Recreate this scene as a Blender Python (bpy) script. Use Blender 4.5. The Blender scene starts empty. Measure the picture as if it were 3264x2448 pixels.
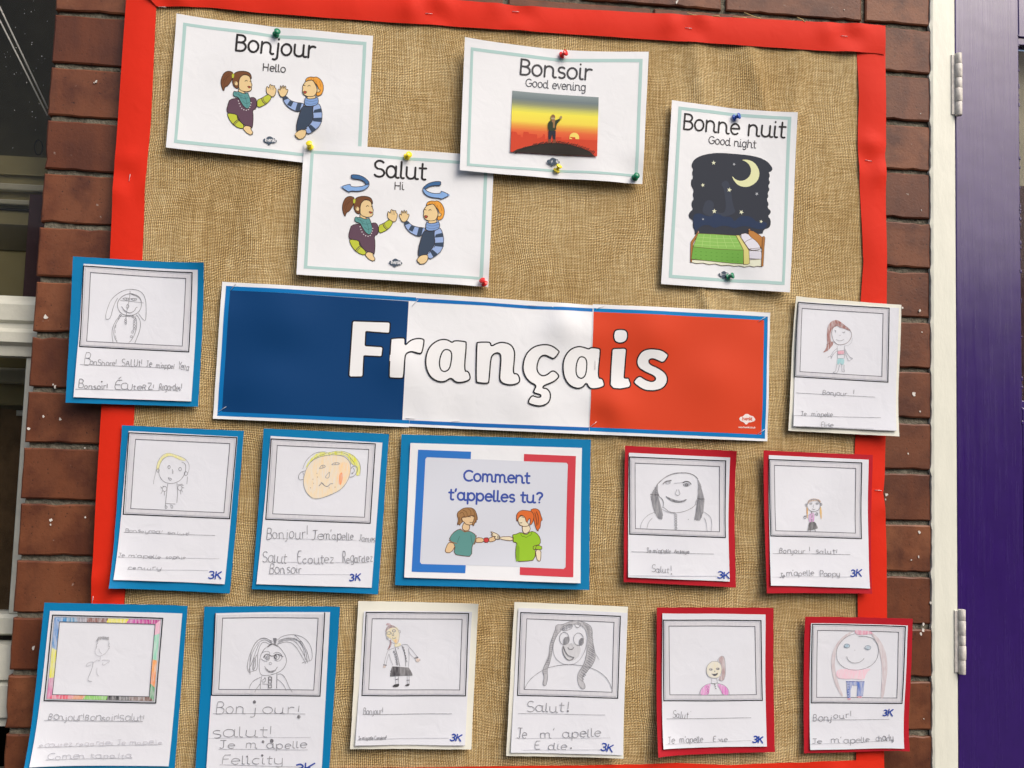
import bpy, math, random
import numpy as np
from mathutils import Vector, Matrix
from mathutils.geometry import tessellate_polygon

rnd = random.Random(7)
SC = bpy.context.scene
COL = SC.collection

# ---------------------------------------------------------------- camera
# wall face = plane Y 0, X along the wall, Z up, the camera stands at Y < 0
F_PX = 2900.0
PITCH = 0.081                      # one brick course
Z0 = 2.135                         # height of the topmost bed joint in view at the window side
CAM = np.array([0.5807, -1.2801, -0.5878]) * (PITCH / 0.075) + np.array([0, 0, Z0])


def rot_vec(w):
    t = np.linalg.norm(w)
    k = w / t
    K = np.array([[0, -k[2], k[1]], [k[2], 0, -k[0]], [-k[1], k[0], 0]])
    return np.eye(3) + math.sin(t) * K + (1 - math.cos(t)) * K @ K


R_CV = rot_vec(np.array([-0.0715, -0.0966, 0.0343])) @ np.array([[1, 0, 0], [0, 0, -1], [0, 1, 0.]])
R_BL = R_CV.T @ np.diag([1, -1, -1])


def at(px, py, Y=0.0):
    """point of the plane Y seen at photo pixel (px, py)"""
    d = R_CV.T @ np.array([(px - 1632) / F_PX, (py - 1224) / F_PX, 1.])
    t = (Y - CAM[1]) / d[1]
    return CAM + d * t


cam_d = bpy.data.cameras.new('camera')
cam = bpy.data.objects.new('camera', cam_d)
COL.objects.link(cam)
cam_d.sensor_width = 36
cam_d.lens = F_PX / 3264 * 36
cam_d.clip_start = 0.05
cam_d.clip_end = 500
M = Matrix.Identity(4)
for i in range(3):
    for j in range(3):
        M[i][j] = R_BL[i, j]
    M[i][3] = CAM[i]
cam.matrix_world = M
SC.camera = cam

# ---------------------------------------------------------------- light
SUN_DIR = Vector((0.50, -0.62, 0.80)).normalized()      # towards the sun
world = bpy.data.worlds.new('World')
SC.world = world
world.use_nodes = True
wn = world.node_tree
sky = wn.nodes.new('ShaderNodeTexSky')
sky.sky_type = 'NISHITA'
sky.sun_disc = False
sky.sun_elevation = math.asin(SUN_DIR.z)
sky.sun_rotation = math.atan2(SUN_DIR.x, SUN_DIR.y)
sky.air_density = 1.0
sky.dust_density = 6.0
sky.ozone_density = 0.6
bg = wn.nodes['Background']
bg.inputs[1].default_value = 0.15
wn.links.new(sky.outputs[0], bg.inputs[0])
sun_d = bpy.data.lights.new('sun', 'SUN')
sun_d.energy = 1.35
sun_d.angle = math.radians(42)
sun_d.color = (1.0, 0.975, 0.94)
sun = bpy.data.objects.new('sun', sun_d)
COL.objects.link(sun)
sun.rotation_euler = SUN_DIR.to_track_quat('Z', 'Y').to_euler()
SC.view_settings.view_transform = 'Standard'
SC.view_settings.look = 'None'
SC.view_settings.gamma = 1
SC.view_settings.use_curve_mapping = False
SC.view_settings.exposure = 0.20


# ---------------------------------------------------------------- materials
def lin(c):
    return tuple(((v / 255) / 12.92 if v / 255 <= 0.04045 else ((v / 255 + 0.055) / 1.055) ** 2.4) for v in c)


class NT:
    def __init__(s, name, rough=0.7, spec=0.5):
        s.m = bpy.data.materials.new(name)
        s.m.use_nodes = True
        s.t = s.m.node_tree
        s.b = s.t.nodes['Principled BSDF']
        s.b.inputs['Roughness'].default_value = rough
        s.b.inputs['Specular IOR Level'].default_value = spec

    def n(s, kind, **kw):
        x = s.t.nodes.new(kind)
        for k, v in kw.items():
            if hasattr(x, k):
                setattr(x, k, v)
            else:
                x.inputs[k.replace('_', ' ')].default_value = v
        return x

    def l(s, a, b):
        s.t.links.new(a, b)

    def math(s, op, a, b=None, c=None, clamp=False):
        x = s.t.nodes.new('ShaderNodeMath')
        x.operation = op
        x.use_clamp = clamp
        for i, v in enumerate((a, b, c)):
            if v is None:
                continue
            if hasattr(v, 'is_linked') or hasattr(v, 'links'):
                s.l(v, x.inputs[i])
            else:
                x.inputs[i].default_value = v
        return x.outputs[0]

    def mix(s, f, a, b, mode='MIX'):
        x = s.t.nodes.new('ShaderNodeMix')
        x.data_type = 'RGBA'
        x.blend_type = mode
        for k, v in ((0, f), (6, a), (7, b)):
            if hasattr(v, 'links'):
                s.l(v, x.inputs[k])
            elif k == 0:
                x.inputs[0].default_value = v
            else:
                x.inputs[k].default_value = tuple(v) + (1,)
        return x.outputs[2]

    def coord(s, scale=(1, 1, 1), rot=(0, 0, 0)):
        tc = s.t.nodes.new('ShaderNodeNewGeometry')
        mp = s.t.nodes.new('ShaderNodeMapping')
        mp.inputs['Scale'].default_value = scale
        mp.inputs['Rotation'].default_value = rot
        s.l(tc.outputs['Position'], mp.inputs[0])
        return mp.outputs[0]

    def noise(s, vec, scale, detail=4, rough=0.55, dist=0.0):
        x = s.t.nodes.new('ShaderNodeTexNoise')
        x.inputs['Scale'].default_value = scale
        x.inputs['Detail'].default_value = detail
        x.inputs['Roughness'].default_value = rough
        x.inputs['Distortion'].default_value = dist
        s.l(vec, x.inputs['Vector'])
        return x.outputs['Fac']

    def ramp(s, fac, stops):
        x = s.t.nodes.new('ShaderNodeValToRGB')
        e = x.color_ramp.elements
        while len(e) < len(stops):
            e.new(0.5)
        for k, (p, c) in enumerate(stops):
            e[k].position = p
            e[k].color = (c if isinstance(c, tuple) else (c, c, c)) + (1,)
        s.l(fac, x.inputs[0])
        return x.outputs[0]

    def base(s, c):
        if hasattr(c, 'links'):
            s.l(c, s.b.inputs['Base Color'])
        else:
            s.b.inputs['Base Color'].default_value = tuple(c) + (1,)

    def bump(s, h, dist, strength=1.0):
        x = s.t.nodes.new('ShaderNodeBump')
        x.inputs['Distance'].default_value = dist
        x.inputs['Strength'].default_value = strength
        s.l(h, x.inputs['Height'])
        s.l(x.outputs[0], s.b.inputs['Normal'])


MAT = {}


def paper_mat(name, col, rough=0.55, var=0.04, bumpd=0.00025, spec=0.3):
    t = NT(name, rough, spec)
    c = t.coord()
    n1 = t.noise(c, 9, 3)
    n2 = t.noise(c, 900, 2)
    f = t.math('MULTIPLY_ADD', n1, 0.7, t.math('MULTIPLY', n2, 0.3))
    lo = tuple(v * (1 - var * 2.2) for v in col)
    hi = tuple(min(1, v * (1 + var)) for v in col)
    t.base(t.mix(f, lo, hi))
    # faint creases pressed into the sheet
    cr = t.n('ShaderNodeTexVoronoi', feature='DISTANCE_TO_EDGE')
    cr.inputs['Scale'].default_value = 7
    w = t.n('ShaderNodeMixRGB')
    w.inputs[0].default_value = 0.22
    t.l(c, w.inputs[1])
    nz = t.n('ShaderNodeTexNoise', Scale=4.0)
    t.l(c, nz.inputs['Vector'])
    t.l(nz.outputs['Color'], w.inputs[2])
    t.l(w.outputs[0], cr.inputs['Vector'])
    crease = t.ramp(cr.outputs['Distance'], [(0.0, 0.0), (0.05, 1.0)])
    h = t.math('MULTIPLY_ADD', crease, 0.05, t.math('MULTIPLY_ADD', n2, 0.05, t.noise(c, 38, 3, 0.5, 0.6)))
    t.bump(h, bumpd * 2.4)
    MAT[name] = t.m
    return t.m


paper_mat('white_paper', (0.79, 0.815, 0.85), 0.5, 0.02)
paper_mat('photocopy_paper', (0.74, 0.765, 0.83), 0.55, 0.025)
paper_mat('cream_card', (0.80, 0.80, 0.71), 0.6, 0.02)
paper_mat('blue_card', lin((4, 122, 176)), 0.6, 0.05, spec=0.2)
paper_mat('crimson_card', lin((180, 24, 40)), 0.6, 0.07, spec=0.2)
paper_mat('red_border_paper', lin((216, 44, 22)), 0.6, 0.06, spec=0.15)


def ink(name, crayon=0):
    t = NT(name, 0.55 if not crayon else 0.7, 0.14)
    a = t.n('ShaderNodeAttribute', attribute_name='ink')
    if crayon:
        c = t.coord((1, 1, 0.16), (0, math.radians(28), 0))
        n = t.noise(c, 420 if crayon == 1 else 260, 3, 0.6)
        f = t.ramp(n, [(0.36, 0.0), (0.62, 1.0)])
        f2 = t.math('MULTIPLY_ADD', f, 0.55 if crayon == 1 else 0.35, 0.0)
        t.base(t.mix(f2, a.outputs['Color'], (0.74, 0.75, 0.78)))
    else:
        c = t.coord()
        n = t.noise(c, 700, 2)
        f = t.math('MULTIPLY', n, 0.008)
        t.base(t.mix(f, a.outputs['Color'], (0.7, 0.7, 0.72)))
    MAT[name] = t.m


ink('printed_ink')
ink('crayon_marks', 1)
ink('pencil_marks', 2)

# hessian
t = NT('hessian_weave', 0.9, 0.1)
c0 = t.coord()
wob = t.n('ShaderNodeTexNoise', Scale=7.0, Detail=2.0)
t.l(c0, wob.inputs['Vector'])
wsub = t.n('ShaderNodeVectorMath', operation='MULTIPLY_ADD')
t.l(wob.outputs['Color'], wsub.inputs[0])
wsub.inputs[1].default_value = (0.030, 0, 0.030)
t.l(c0, wsub.inputs[2])
wob2 = t.n('ShaderNodeTexNoise', Scale=170.0, Detail=1.0)
t.l(c0, wob2.inputs['Vector'])
wadd = t.n('ShaderNodeVectorMath', operation='MULTIPLY_ADD')
t.l(wob2.outputs['Color'], wadd.inputs[0])
wadd.inputs[1].default_value = (0.0011, 0, 0.0011)
t.l(wsub.outputs[0], wadd.inputs[2])
sp = t.n('ShaderNodeSeparateXYZ')
t.l(wadd.outputs[0], sp.inputs[0])
PX, PZ = 0.0025, 0.0022
ux = t.math('MULTIPLY', sp.outputs['X'], math.pi / PX)
uz = t.math('MULTIPLY', sp.outputs['Z'], math.pi / PZ)
sx, sz = t.math('SINE', ux), t.math('SINE', uz)
ax, az = t.math('ABSOLUTE', sx), t.math('ABSOLUTE', sz)
par = t.math('MULTIPLY_ADD', t.math('SIGN', t.math('MULTIPLY', sx, sz)), 0.5, 0.5)
hx = t.math('MULTIPLY_ADD', par, 0.35, t.math('POWER', ax, 0.6))
hz = t.math('SUBTRACT', t.math('POWER', az, 0.6), t.math('MULTIPLY', par, 0.35))
hh = t.math('MAXIMUM', hx, t.math('ADD', hz, 0.35))
gap = t.math('MULTIPLY', ax, az)
slubx = t.noise(t.coord((1, 1, 0.06)), 420, 2)
slubz = t.noise(t.coord((0.06, 1, 1)), 480, 2)
big = t.noise(c0, 5, 4)
fib = t.noise(c0, 1500, 2)
tone = t.math('ADD', t.math('MULTIPLY', slubx, 0.30), t.math('MULTIPLY', slubz, 0.30))
tone = t.math('MULTIPLY_ADD', big, 0.24, t.math('MULTIPLY_ADD', fib, 0.40, tone))
colr = t.ramp(tone, [(0.36, lin((142, 114, 68))), (0.57, lin((208, 176, 120))), (0.76, lin((255, 232, 180)))])
gapf = t.ramp(t.math('MULTIPLY', t.math('POWER', ax, 0.7), t.math('POWER', az, 0.7)), [(0.12, 0.0), (0.64, 1.0)])
t.base(t.mix(gapf, lin((48, 33, 13)), colr))
t.bump(t.math('MULTIPLY_ADD', fib, 0.25, hh), 0.0010, 1.0)
MAT['hessian_weave'] = t.m


def brick_mat():
    t = NT('brick_clay', 0.5, 0.38)
    oi = t.n('ShaderNodeObjectInfo')
    c = t.coord()
    n1 = t.noise(c, 16, 5, 0.6)
    n2 = t.noise(c, 240, 4, 0.65)
    n3 = t.noise(t.coord((1, 1, 0.14)), 22, 3)
    base = t.mix(oi.outputs['Random'], lin((92, 49, 30)), lin((126, 78, 51)))
    b2 = t.mix(t.ramp(n1, [(0.42, 0.0), (0.62, 1.0)]), base, lin((80, 42, 27)))
    b3 = t.mix(t.ramp(n3, [(0.45, 0.0), (0.75, 0.5)]), b2, lin((122, 66, 36)))
    pit = t.ramp(n2, [(0.30, 0.0), (0.37, 1.0)])
    b4 = t.mix(pit, lin((38, 24, 18)), b3)
    sp = t.ramp(t.noise(c, 95, 3, 0.5, 0.4), [(0.72, 0.0), (0.76, 0.5)])
    t.base(t.mix(sp, b4, lin((170, 160, 150))))
    h = t.math('MULTIPLY_ADD', n2, 0.5, t.math('MULTIPLY', n1, 1.0))
    t.bump(h, 0.0011, 0.7)
    MAT['brick_clay'] = t.m


brick_mat()


def simple(name, col, rough=0.6, spec=0.5, metal=0, nscale=60, var=0.12, bd=0.0004, lo=None, stretch=(1, 1, 1)):
    t = NT(name, rough, spec)
    c = t.coord(stretch)
    n = t.noise(c, nscale, 5, 0.6)
    f = t.ramp(n, [(0.3, 0.0), (0.7, 1.0)])
    t.base(t.mix(f, lo or tuple(v * (1 - var) for v in col), tuple(min(1, v * (1 + var)) for v in col)))
    t.b.inputs['Metallic'].default_value = metal
    if bd:
        t.bump(n, bd)
    MAT[name] = t.m
    return t


simple('mortar_sand', lin((112, 108, 96)), 0.95, 0.1, nscale=150, var=0.35, bd=0.004)
simple('cream_gloss', (0.78, 0.79, 0.69), 0.35, 0.5, nscale=14, var=0.02, bd=0.0012, stretch=(3, 3, 1))
simple('hinge_paint', (0.66, 0.63, 0.58), 0.5, 0.5, nscale=120, var=0.22, bd=0.001)
simple('dark_gap', lin((40, 36, 34)), 0.9, 0.1)
simple('frame_white', (0.56, 0.56, 0.48), 0.45, 0.5, nscale=22, var=0.10, bd=0.0015)
simple('room_dark', lin((84, 78, 56)), 0.8, 0.2, nscale=8, var=0.3)
simple('olive_board', lin((150, 140, 98)), 0.8, 0.3, nscale=6, var=0.15)  # olive tone of the imitated window reflections
simple('plum_backdrop', lin((84, 58, 64)), 0.8, 0.3)
simple('brown_reflection', lin((104, 80, 54)), 0.9, 0.1, nscale=30, var=0.3)  # brown of the imitated bystander reflection
simple('pale_backdrop', lin((190, 186, 160)), 0.7, 0.3, nscale=20, var=0.15)
simple('cord_white', lin((245, 243, 232)), 0.8, 0.2)  # white of the imitated diagonal reflections
simple('fleck_white', lin((215, 212, 205)), 0.7, 0.3)
simple('fibre', lin((196, 170, 120)), 0.9, 0.1)
simple('staple_steel', (0.86, 0.86, 0.88), 0.4, 0.5, metal=0.6, nscale=200, var=0.1, bd=0)
simple('asphalt', (0.05, 0.05, 0.05), 0.9, 0.2, nscale=60, var=0.3, bd=0.004)
simple('render_wall', (0.11, 0.085, 0.07), 0.85, 0.2, nscale=4, var=0.25)
simple('slate_roof', (0.06, 0.06, 0.07), 0.7, 0.3, nscale=5, var=0.3)

t = simple('purple_gloss', lin((48, 22, 98)), 0.26, 0.8, nscale=30, var=0.08, bd=0)
c = t.coord((1, 1, 0.05))
st = t.noise(c, 160, 4, 0.6)
st2 = t.noise(t.coord(), 5, 3)
t.bump(t.math('MULTIPLY_ADD', st, 0.5, t.math('MULTIPLY', st2, 2.0)), 0.0012, 0.7)
t.l(t.math('MULTIPLY_ADD', st, 0.2, 0.16), t.b.inputs['Roughness'])
t.b.inputs['Coat Weight'].default_value = 0.26
t.b.inputs['Coat Roughness'].default_value = 0.12
t.b.inputs['Coat IOR'].default_value = 1.6

t = NT('window_glass', 0.03, 0.6)
t.base((0.02, 0.02, 0.015))
t.b.inputs['Transmission Weight'].default_value = 0.0
tr = t.n('ShaderNodeBsdfTransparent')
mx = t.n('ShaderNodeMixShader')
mx.inputs[0].default_value = 0.20
out = t.t.nodes['Material Output']
t.l(tr.outputs[0], mx.inputs[1])
t.l(t.b.outputs[0], mx.inputs[2])
t.l(mx.outputs[0], out.inputs[0])
MAT['window_glass'] = t.m


def pin_mat(name, rgb):
    t = NT(name, 0.22, 0.6)
    n = t.noise(t.coord(), 160, 2)
    c = lin(rgb)
    t.base(t.mix(t.math('MULTIPLY', n, 0.3), c, tuple(min(1, v * 1.25 + .02) for v in c)))
    t.b.inputs['Subsurface Weight'].default_value = 0.1
    t.b.inputs['Subsurface Radius'].default_value = (0.003, 0.003, 0.003)
    MAT[name] = t.m


pin_mat('green_plastic', (8, 120, 84))
pin_mat('yellow_plastic', (248, 222, 42))
pin_mat('red_plastic', (226, 44, 42))
pin_mat('blue_plastic', (28, 78, 176))


# ---------------------------------------------------------------- objects
def empty(name, loc, label=None, cat=None, group=None, kind=None):
    o = bpy.data.objects.new(name, None)
    o.empty_display_size = 0.05
    o.location = loc
    COL.objects.link(o)
    tag(o, label, cat, group, kind)
    return o


def tag(o, label=None, cat=None, group=None, kind=None):
    if label:
        o['label'] = label
    if cat:
        o['category'] = cat
    if group:
        o['group'] = group
    if kind:
        o['kind'] = kind
    return o


def wloc(p):
    v = Vector((0, 0, 0))
    while p is not None:
        v += Vector(p.location)
        p = p.parent
    return v


def mesh_obj(name, verts, faces, mats, parent=None, fmat=None, normals=None, smooth=False, inkcol=None, loc=None):
    """verts in world coordinates; object origin = loc or the parent's origin"""
    org = Vector(loc) if loc is not None else (wloc(parent) if parent else Vector((0, 0, 0)))
    me = bpy.data.meshes.new(name)
    me.from_pydata([(v[0] - org[0], v[1] - org[1], v[2] - org[2]) for v in verts], [], faces)
    if not isinstance(mats, (list, tuple)):
        mats = [mats]
    for m in mats:
        me.materials.append(MAT[m])
    if fmat is not None:
        me.polygons.foreach_set('material_index', fmat)
    if inkcol is not None:
        a = me.color_attributes.new('ink', 'FLOAT_COLOR', 'CORNER')
        buf = []
        for p, c in zip(me.polygons, inkcol):
            buf += list(c + (1.0,)) * p.loop_total
        a.data.foreach_set('color', buf)
    if smooth or normals is not None:
        me.polygons.foreach_set('use_smooth', [True] * len(me.polygons))
    me.update()
    if normals is not None:
        me.normals_split_custom_set_from_vertices(normals)
    o = bpy.data.objects.new(name, me)
    COL.objects.link(o)
    if parent:
        o.parent = parent
        pl = wloc(parent)
        o.location = org - pl
    else:
        o.location = org
    return o


def box_geo(x0, x1, y0, y1, z0, z1, bev=0.0):
    """box, its front (small y) edges bevelled"""
    if bev <= 0:
        v = [(x, y, z) for y in (y0, y1) for x, z in ((x0, z0), (x1, z0), (x1, z1), (x0, z1))]
        f = [(0, 1, 2, 3), (7, 6, 5, 4), (4, 5, 1, 0), (5, 6, 2, 1), (6, 7, 3, 2), (7, 4, 0, 3)]
        return v, f
    r = []
    for y, o in ((y0, bev), (y0 + bev * .35, bev * .35), (y0 + bev, 0), (y1, 0)):
        r += [(x0 + o, y, z0 + o), (x1 - o, y, z0 + o), (x1 - o, y, z1 - o), (x0 + o, y, z1 - o)]
    f = [(0, 1, 2, 3), (15, 14, 13, 12)]
    for k in range(3):
        for i in range(4):
            j = (i + 1) % 4
            f.append((4 * (k + 1) + i, 4 * (k + 1) + j, 4 * k + j, 4 * k + i))
    return r, f


def box(name, mat, parent, x0, x1, y0, y1, z0, z1, bev=0.0):
    v, f = box_geo(x0, x1, y0, y1, z0, z1, bev)
    return mesh_obj(name, v, f, mat, parent, loc=None if parent else ((x0 + x1) / 2, y0, (z0 + z1) / 2))


def tube_geo(pts, r, n=6):
    pts = [Vector(p) for p in pts]
    V, Fc = [], []
    for i, p in enumerate(pts):
        a = pts[max(0, i - 1)]
        b = pts[min(len(pts) - 1, i + 1)]
        d = (b - a).normalized()
        u = d.cross(Vector((0.13, 0.9, 0.31))).normalized()
        w = d.cross(u)
        for k in range(n):
            an = 2 * math.pi * k / n
            V.append(p + u * math.cos(an) * r + w * math.sin(an) * r)
        if i:
            for k in range(n):
                j = (k + 1) % n
                Fc.append(((i - 1) * n + k, (i - 1) * n + j, i * n + j, i * n + k))
    Fc.append(tuple(range(n))[::-1])
    Fc.append(tuple((len(pts) - 1) * n + k for k in range(n)))
    return V, Fc


# ---------------------------------------------------------------- stroke lettering
def tail(x):
    return 'L %g 14 A %g 14 12 14 180 300' % (x, x + 12)


def dotg(x, y):
    return 'M %g %g L %g %g' % (x, y - 1, x, y + 1)


E27 = 'E 31 36 27 36'
GL = {
    'a': (80, E27 + ';M 58 72 ' + tail(58)), 'b': (72, 'M 8 104 L 8 0;E 36 36 27 36'),
    'c': (64, 'A 36 36 28 36 50 310'), 'd': (80, E27 + ';M 58 104 ' + tail(58)),
    'e': (68, 'M 8 38 L 60 40 A 34 36 27 36 8 312'),
    'f': (46, 'A 36 82 16 18 50 180 L 20 0;M 4 70 L 42 70'),
    'g': (74, E27 + ';M 58 72 L 58 -14 A 36 -14 22 20 0 -140'),
    'h': (80, 'M 8 104 L 8 0;A 33 44 25 28 180 0 ' + tail(58)),
    'i': (32, 'M 8 72 ' + tail(8) + ';' + dotg(8, 99)), 'j': (34, 'M 20 72 L 20 -14 A 4 -14 16 20 0 -120;' + dotg(20, 99)),
    'k': (60, 'M 8 104 L 8 0;M 48 70 L 10 30;M 22 42 L 52 2'), 'l': (32, 'M 8 104 ' + tail(8)),
    'm': (106, 'M 8 72 L 8 0;A 27 46 19 26 180 0 L 46 0;A 65 46 19 26 180 0 ' + tail(84)),
    'n': (80, 'M 8 72 L 8 0;A 33 44 25 28 180 0 ' + tail(58)), 'o': (72, 'E 34 36 28 36'),
    'p': (74, 'M 8 72 L 8 -34;E 37 36 27 36'), 'q': (76, E27 + ';M 58 72 L 58 -34'),
    'r': (50, 'M 8 72 L 8 0;A 32 42 24 28 180 62'), 's': (56, 'A 28 54 19 18 40 270 A 28 18 20 18 90 -130'),
    't': (46, 'M 18 98 L 18 14 A 32 14 14 14 180 300;M 2 70 L 40 70'),
    'u': (80, 'M 8 72 L 8 26 A 33 26 25 26 180 360;M 58 72 ' + tail(58)), 'v': (58, 'M 4 72 L 28 0 L 52 72'),
    'w': (82, 'M 4 72 L 22 0 L 40 60 L 58 0 L 76 72'), 'x': (56, 'M 4 72 L 50 0;M 50 72 L 4 0'),
    'y': (74, 'M 8 72 L 8 26 A 33 26 25 26 180 360;M 58 72 L 58 -14 A 36 -14 22 20 0 -140'),
    'z': (56, 'M 4 70 L 48 70 L 4 2 L 52 2'),
    'A': (80, 'M 6 0 L 38 100 L 72 0;M 20 36 L 60 36'),
    'B': (72, 'M 10 0 L 10 100 L 34 100 A 34 77 24 23 90 -90 L 12 54;M 34 54 A 36 27 28 27 90 -90 L 10 0'),
    'C': (84, 'A 48 50 42 50 50 310'), 'D': (80, 'M 10 0 L 10 100 L 28 100 A 28 50 44 50 90 -90 L 10 0'),
    'E': (64, 'M 58 100 L 10 100 L 10 0 L 60 0;M 10 52 L 50 52'), 'F': (60, 'M 10 0 L 10 100 L 58 100;M 10 54 L 48 54'),
    'G': (96, 'A 50 50 42 50 50 335 L 88 46 L 58 46'), 'H': (84, 'M 10 100 L 10 0;M 68 100 L 68 0;M 10 52 L 68 52'),
    'I': (24, 'M 10 100 L 10 0'), 'J': (60, 'M 8 100 L 56 100;M 36 100 L 36 20 A 20 20 16 20 0 -150'),
    'K': (70, 'M 10 100 L 10 0;M 60 98 L 12 46;M 26 60 L 64 0'), 'L': (58, 'M 10 100 L 10 0 L 54 0'),
    'M': (98, 'M 8 0 L 12 100 L 46 30 L 80 100 L 88 0'), 'N': (84, 'M 10 0 L 10 100 L 66 0 L 66 100'),
    'P': (66, 'M 10 0 L 10 100 L 34 100 A 34 73 24 27 90 -90 L 10 46'),
    'R': (70, 'M 10 0 L 10 100 L 34 100 A 34 75 24 25 90 -90 L 12 50;M 32 50 L 62 0'),
    'S': (74, 'A 37 74 27 26 38 270 A 36 24 30 25 90 -145'), 'T': (66, 'M 2 100 L 64 100;M 33 100 L 33 0'),
    'U': (80, 'M 8 100 L 8 32 A 37 32 29 32 180 360 L 66 100'), 'W': (98, 'M 4 100 L 26 0 L 48 80 L 70 0 L 92 100'),
    'Y': (66, 'M 4 100 L 34 52 L 64 100;M 34 52 L 34 0'), 'Z': (70, 'M 8 100 L 60 100 L 8 0 L 64 0'),
    '3': (58, 'A 28 76 22 24 140 -88;A 27 26 26 26 88 -145'), '!': (24, 'M 11 102 L 10 28;' + dotg(10, 3)),
    "'": (24, 'M 13 106 L 8 84'), '.': (22, dotg(8, 3)), ',': (22, 'M 10 4 L 5 -14'),
    '?': (60, 'A 30 76 23 24 155 -70 L 30 28;' + dotg(30, 3)),
    'É': (64, 'M 58 100 L 10 100 L 10 0 L 60 0;M 10 52 L 50 52;M 28 116 L 46 138'), ' ': (44, ''),
}


def arc(cx, cy, rx, ry, a0, a1, n=None):
    n = n or max(3, int(abs(a1 - a0) / 22))
    return [(cx + rx * math.cos(math.radians(a0 + (a1 - a0) * i / n)), cy + ry * math.sin(math.radians(a0 + (a1 - a0) * i / n))) for i in range(n + 1)]


def glyph(ch):
    w, d = GL[ch]
    out = []
    for s in d.split(';'):
        tk = s.split()
        pts = []
        i = 0
        closed = False
        while i < len(tk):
            k = tk[i]
            if k in 'ML':
                pts.append((float(tk[i + 1]), float(tk[i + 2])))
                i += 3
            elif k == 'A':
                a = [float(q) for q in tk[i + 1:i + 7]]
                pts += arc(*a)
                i += 7
            else:
                a = [float(q) for q in tk[i + 1:i + 5]]
                pts += arc(a[0], a[1], a[2], a[3], 60, 420, 16)[:-1]
                closed = True
                i += 5
        if pts:
            out.append((pts, closed))
    return w, out


def parse(s):
    return [tuple(float(q) for q in p.split(',')) for p in s.split()]


def round_corners(p, lim):
    q = []
    n = len(p)
    for i in range(n):
        a, b, c = Vector(p[i - 1]), Vector(p[i]), Vector(p[(i + 1) % n])
        k1, k2 = min(lim, (a - b).length * .33), min(lim, (c - b).length * .33)
        s_, e_ = b + (a - b).normalized() * k1, b + (c - b).normalized() * k2
        for t_ in (0, .33, .67, 1):
            v = s_ * (1 - t_) ** 2 + b * 2 * t_ * (1 - t_) + e_ * t_ ** 2
            q.append((v.x, v.y))
    return q


def chaikin(p, closed, it=2):
    if it < 0:
        return round_corners(p, -it)
    for _ in range(it):
        q = []
        n = len(p)
        for i in range(n if closed else n - 1):
            a, b = p[i], p[(i + 1) % n]
            q.append((a[0] * .75 + b[0] * .25, a[1] * .75 + b[1] * .25))
            q.append((a[0] * .25 + b[0] * .75, a[1] * .25 + b[1] * .75))
        if not closed:
            q = [p[0]] + q + [p[-1]]
        p = q
    return p


# photo regions in which things were measured: origin and scale
REG = dict(A=(500, 0, 2.9622), B=(900, 440, 2.9892), C=(1420, 100, 3.0722), D=(2060, 300, 2.514), E=(660, 880, 2.4578),
           F=(1560, 920, 2.4043), G=(200, 800, 3.1896), H=(2480, 920, 3.319), I=(340, 1340, 2.911), J=(780, 1340, 2.9104),
           K=(1240, 1360, 3.0727), L=(1960, 1400, 3.319), M=(2400, 1420, 3.3864), N=(80, 1890, 2.9722), O=(620, 1910, 3.0833),
           P=(1100, 1890, 3.1304), Q=(1590, 1890, 2.9733), S=(2060, 1910, 3.0841), T=(2520, 1930, 3.2024), X=(0, 0, 1.0))


def nat(reg, p):
    a, b, s = REG[reg]
    return (a + p[0] / s, b + p[1] / s)


def homog(src, dst):
    A = []
    for (x, y), (u, v) in zip(src, dst):
        A.append([x, y, 1, 0, 0, 0, -u * x, -u * y, -u])
        A.append([0, 0, 0, x, y, 1, -v * x, -v * y, -v])
    _, _, V = np.linalg.svd(np.array(A))
    return V[-1].reshape(3, 3)


def happ(H, x, y):
    v = H @ np.array([x, y, 1.])
    return v[0] / v[2], v[1] / v[2]


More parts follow.
